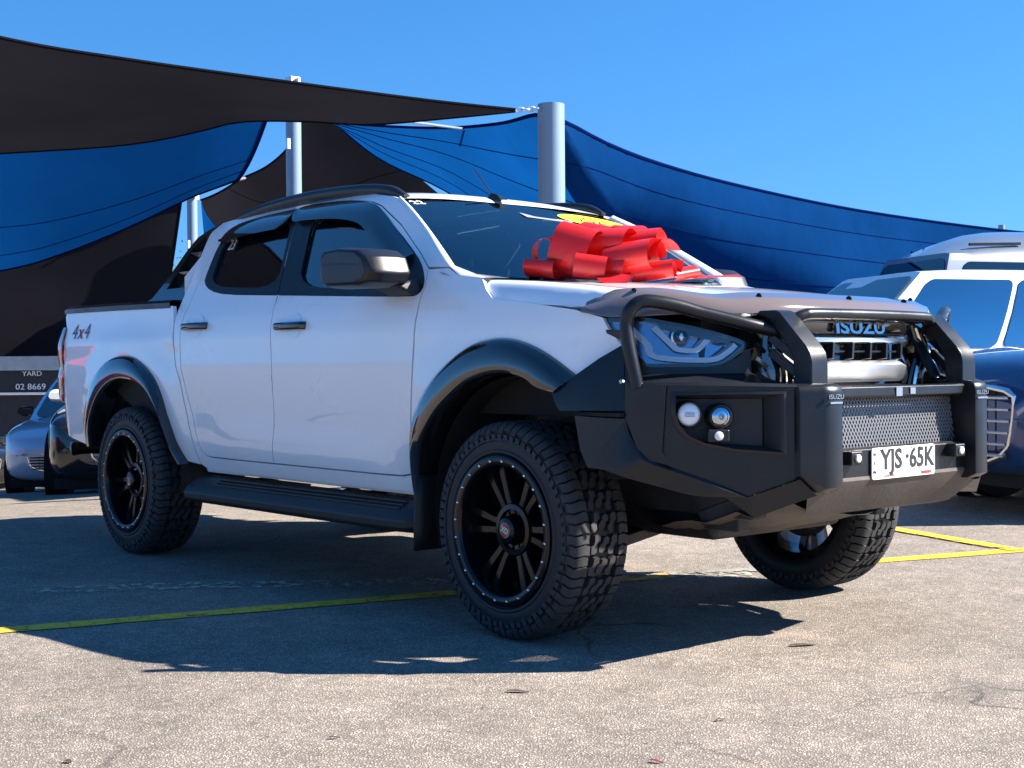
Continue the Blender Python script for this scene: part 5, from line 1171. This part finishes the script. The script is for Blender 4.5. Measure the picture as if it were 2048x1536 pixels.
        MB().lathe([(.001, -.05), (.03, -.045), (.04, -.02), (.04, .02)], 14).build('lamp_lens', 'lamp_white', hp_); z_ = hp_.children[0]; z_.location = f(hw * .70, hz0 + .005, -.03); z_.rotation_euler = (0, 0, R(90))
        q = [f(hw * .60, .36, .03), f(hw * .84, .38, .0), f(hw * .84, .50, -.0), f(hw * .62, .50, .03)]
        MB().prism(q, [(p[0] - .12, p[1], p[2]) for p in q]).build('air_intake', 'plastic_black', root, bevel=.01)
    # grille
    gz0, gz1, gw = spec.get('grille', (.42, .78, .42)); fx = lambda y: hl - .012 - .10 * (abs(y) / hw) ** 2
    pts = chaikin([(-gw, gz1), (gw, gz1), (gw * 1.02, (gz0 + gz1) / 2 + .08), (gw * .86, gz0), (-gw * .86, gz0), (-gw * 1.02, (gz0 + gz1) / 2 + .08)], 2)
    gp = MB().prism([(fx(y) + .025, y, z) for y, z in pts], [(fx(y) - .1, y, z) for y, z in pts]).build('grille', 'dark_void', root)
    o_ = inset(pts, -.03); mb = MB(); mb.grid([[(fx(y) + .005, y, z) for y, z in o_], [(fx(y) + .045, y, z) for y, z in inset(pts, -.018)], [(fx(y) + .045, y, z) for y, z in inset(pts, -.004)], [(fx(y) + .01, y, z) for y, z in inset(pts, .006)]], closed=True); mb.build('grille_frame', 'chrome', gp, recalc=False)
    ns = spec.get('slats', 5)
    for k in range(ns):
        z = gz1 - (gz1 - gz0) * (k + .8) / (ns + .6); wl = gw * interp(z, [gz0, (gz0 + gz1) / 2, gz1], [.84, .98, .96]); mb = MB()
        mb.grid([[(fx(y) + d, y, z + dz) for d, dz in ((.02, -.008), (.048, -.010), (.052, .002), (.03, .010), (.02, .010))] for y in [-wl + 2 * wl * j / 10 for j in range(11)]]); mb.build('grille_slat', 'slat_silver' if spec.get('chrome', 1) else 'satin_black', gp)
    for k in range(11):
        y = gw * (-.9 + 1.8 * k / 10); MB().box((fx(y) + .03, y, (gz0 + gz1) / 2), (.006, .004, (gz1 - gz0) * .9)).build('grille_fin', 'satin_black', gp)
    # wheels
    for x in (axf, axr):
        for s in (-1, 1):
            wr = empty('wheel', (x, s * (hw - .10), rw)); wr.parent = root; wr.rotation_euler = (0, 0, 0 if s < 0 else math.pi)
            MB().lathe([(rw * .66, -.10), (rw * .72, -.115), (rw * .9, -.115), (rw * .98, -.10), (rw, -.07), (rw, .07), (rw * .98, .1), (rw * .7, .11)], 40).build('tyre', 'rubber', wr, recalc=False)
            mb = MB(); mb.lathe([(rw * .67, -.10), (rw * .64, -.108), (rw * .62, -.08), (rw * .60, .08)], 40)
            for k in range(10): a = 2 * math.pi * k / 10; mb.bar((0.04 * math.cos(a), -.085, .04 * math.sin(a)), (rw * .63 * math.cos(a), -.085, rw * .63 * math.sin(a)), .025, .035, (0, 1, 0))
            mb.lathe([(.06, -.07), (.055, -.10), (.001, -.104)], 16); mb.build('rim', 'silver_bar', wr, recalc=False)
            mb = MB(); mb.lathe([(rw + .07, -.108), (rw + .06, -.09), (rw + .055, .10)], 40, (x, 0, rw)); aa = mb.build('wheel_arch', 'dark_void', root, recalc=False); aa.location = (0, s * (hw - .10) * 1.0, 0); aa.rotation_euler = (0, 0, 0)
            if s > 0: aa.scale = (1, -1, 1)
    mb = MB(); mb.box((0, 0, .22), (L * .9, W_ * .86, .10)); mb.build('underside', 'dark_void', root)
    if 'plate' in spec:
        mb = MB(); mb.box((hl + .045, spec['plate'][1], spec['plate'][2]), (.012, .372, .107)); q = mb.build('number_plate', spec['plate'][0], root, bevel=.004); text('plate_letters', 'CBX 20D', .085, (hl + .053, spec['plate'][1], spec['plate'][2]), (0, 1, 0), (0, 0, 1), 'ink_black', q, ext=.0008, sx=.82)
    return root
def put(car, local, px, py, D, hd, ground=True, sc=1):
    p = at(px, py, D); v = Matrix.Rotation(R(hd), 3, 'Z') @ (Vector(local) * sc); o = p - v; car.location = (o.x, o.y, gz(o.x, o.y)); car.rotation_euler = (0, 0, R(hd)); car.scale = (sc, sc, sc)
suv = dict(L=4.7, W=1.9, H=1.68)
navy = make_car('parked_car', 'navy car with chrome slatted grille beside the bull bar, facing the camera', dict(suv, L=4.8, zs=1.13, grille=(.34, .82, .52), slats=6, plate=('plate_yellow', -.02, .40), H=1.66), 'navy_paint', 'cars parked on the right')
put(navy, (2.4, 0, .6), 1918, 850, 9.0, -112)
whs = make_car('parked_car', 'white-roofed SUV with pale side windows behind the navy car', dict(suv, H=1.72, roofpaint='white_paint', mirror='black_paint', glass='film_glass'), 'white_paint', 'cars parked on the right')
put(whs, (.35, .60, 1.62), 1838, 562, 11.6, -113, sc=1.05)
van = make_car('parked_van', 'tall silver van roof rising behind the white-roofed SUV', dict(suv, L=5.0, H=2.2, zs=1.2, dome=.30, cab=(1.7, 1.3, -2.2, -2.4)), 'silver_paint', 'cars parked on the right'); van['category'] = 'van'
put(van, (1.1, .63, 2.2), 1935, 485, 14.6, -112)
lc = make_car('parked_car', 'white-mirrored dark car just behind the tail of the ute', dict(suv, mirror='white_paint'), 'black_paint', 'cars parked on the left')
put(lc, (1.4, -.85, 0), 122, 990, 15.0, -30)
la = make_car('parked_car', 'pale blue-silver SUV left of the tray, facing the camera', dict(suv, mirror='black_paint', grille=(.40, .60, .5), chrome=0), 'pale_paint', 'cars parked on the left')
put(la, (1.4, -.85, 0), 44, 963, 18.6, -36)
lb = make_car('parked_car', 'black car cut off by the left edge of the picture', dict(suv, H=1.5, zs=.98), 'black_paint', 'cars parked on the left')
put(lb, (2.2, .80, .3), 36, 925, 26.5, -4)
red = make_car('parked_car', 'red car mirrored in the tray side and rear arch of the ute', dict(suv, H=1.5), 'red_paint')
red.location = (-11.0, -3.8, gz(-11.0, -3.8)); red.rotation_euler = (0, 0, R(25))
# red['group'] = 'cars seen only as reflections'
# ------------------------------------------------------------------ tree glimpsed between the sails
tp = at(330, 560, 70); tree = empty('gum_tree', (tp.x, tp.y, gz(tp.x, tp.y))); tag(tree, 'distant gum tree glimpsed in the gap between the left sails', 'tree')
MB().tube([(0, 0, -.5), (.2, 0, 3), (-.1, .2, 6), (.3, 0, 8)], [.3, .24, .16, .06], 8).build('trunk', 'bark', tree)
mb = MB()
for k in range(1500):
    a = random.random() * 6.283; b_ = random.gauss(0, .5); r_ = 2.4 * random.random() ** .5; c = Vector((math.cos(a) * r_, math.sin(a) * r_, 6.2 + 1.6 * b_ + .8 * math.sin(3 * a))); n = Vector((random.gauss(0, 1), random.gauss(0, 1), random.gauss(0, 1))).normalized(); u = n.orthogonal().normalized() * .11; v = n.cross(u) * .5
    mb.add([c - u, c - v, c + u, c + v], [(0, 1, 2, 3)])
cr_ = mb.build('crown', 'leaf', tree, recalc=False)
# ------------------------------------------------------------------ bits lying on the asphalt
def litter(px, py, L, wd, rz, mat, label, nm):
    d = FW + RT * ((px - 1024) / 2745.8) - UP * ((py - 768) / 2745.8); p = CAM + d * (-CAM.z / d.z); mb = MB(); rows = []
    for k in range(9):
        t_ = k / 8; ww = wd * math.sin(math.pi * (.04 + .92 * t_)) ** .7; x = L * (t_ - .5); z = .003 + .0015 * math.sin(t_ * 5); rows.append([(x, -ww, z + .0015), (x + .002, 0, z), (x, ww, z + .002)])
    q = mb.grid(rows).build(nm, mat, None, recalc=False); q.location = (p.x, p.y, .001); q.rotation_euler = (0, 0, R(rz)); tag(q, label, 'litter' if 'leaf' not in nm else 'leaf')
P('dry_leaf', (.05, .035, .025), .8); P('petal', (.20, .01, .06), .6)
litter(1605, 1292, .10, .014, 60, 'dry_leaf', 'dark dry twig-like leaf right of the shadow tip', 'dry_leaf')
litter(1312, 1526, .035, .006, 20, 'petal', 'tiny magenta leaf at the bottom edge', 'fallen_leaf')
litter(1440, 1442, .03, .006, 80, 'dry_leaf', 'small dark leaf in the sunny asphalt below the number plate', 'dry_leaf')
litter(1035, 1385, .07, .010, 40, 'dry_leaf', 'dark leaf scrap below the front wheel shadow', 'dry_leaf')
litter(668, 1478, .03, .006, 50, 'dry_leaf', 'dark leaf sliver near the bottom centre-left', 'dry_leaf')
litter(136, 1526, .025, .008, 10, 'dry_leaf', 'dark leaf speck in the bottom left corner', 'dry_leaf')
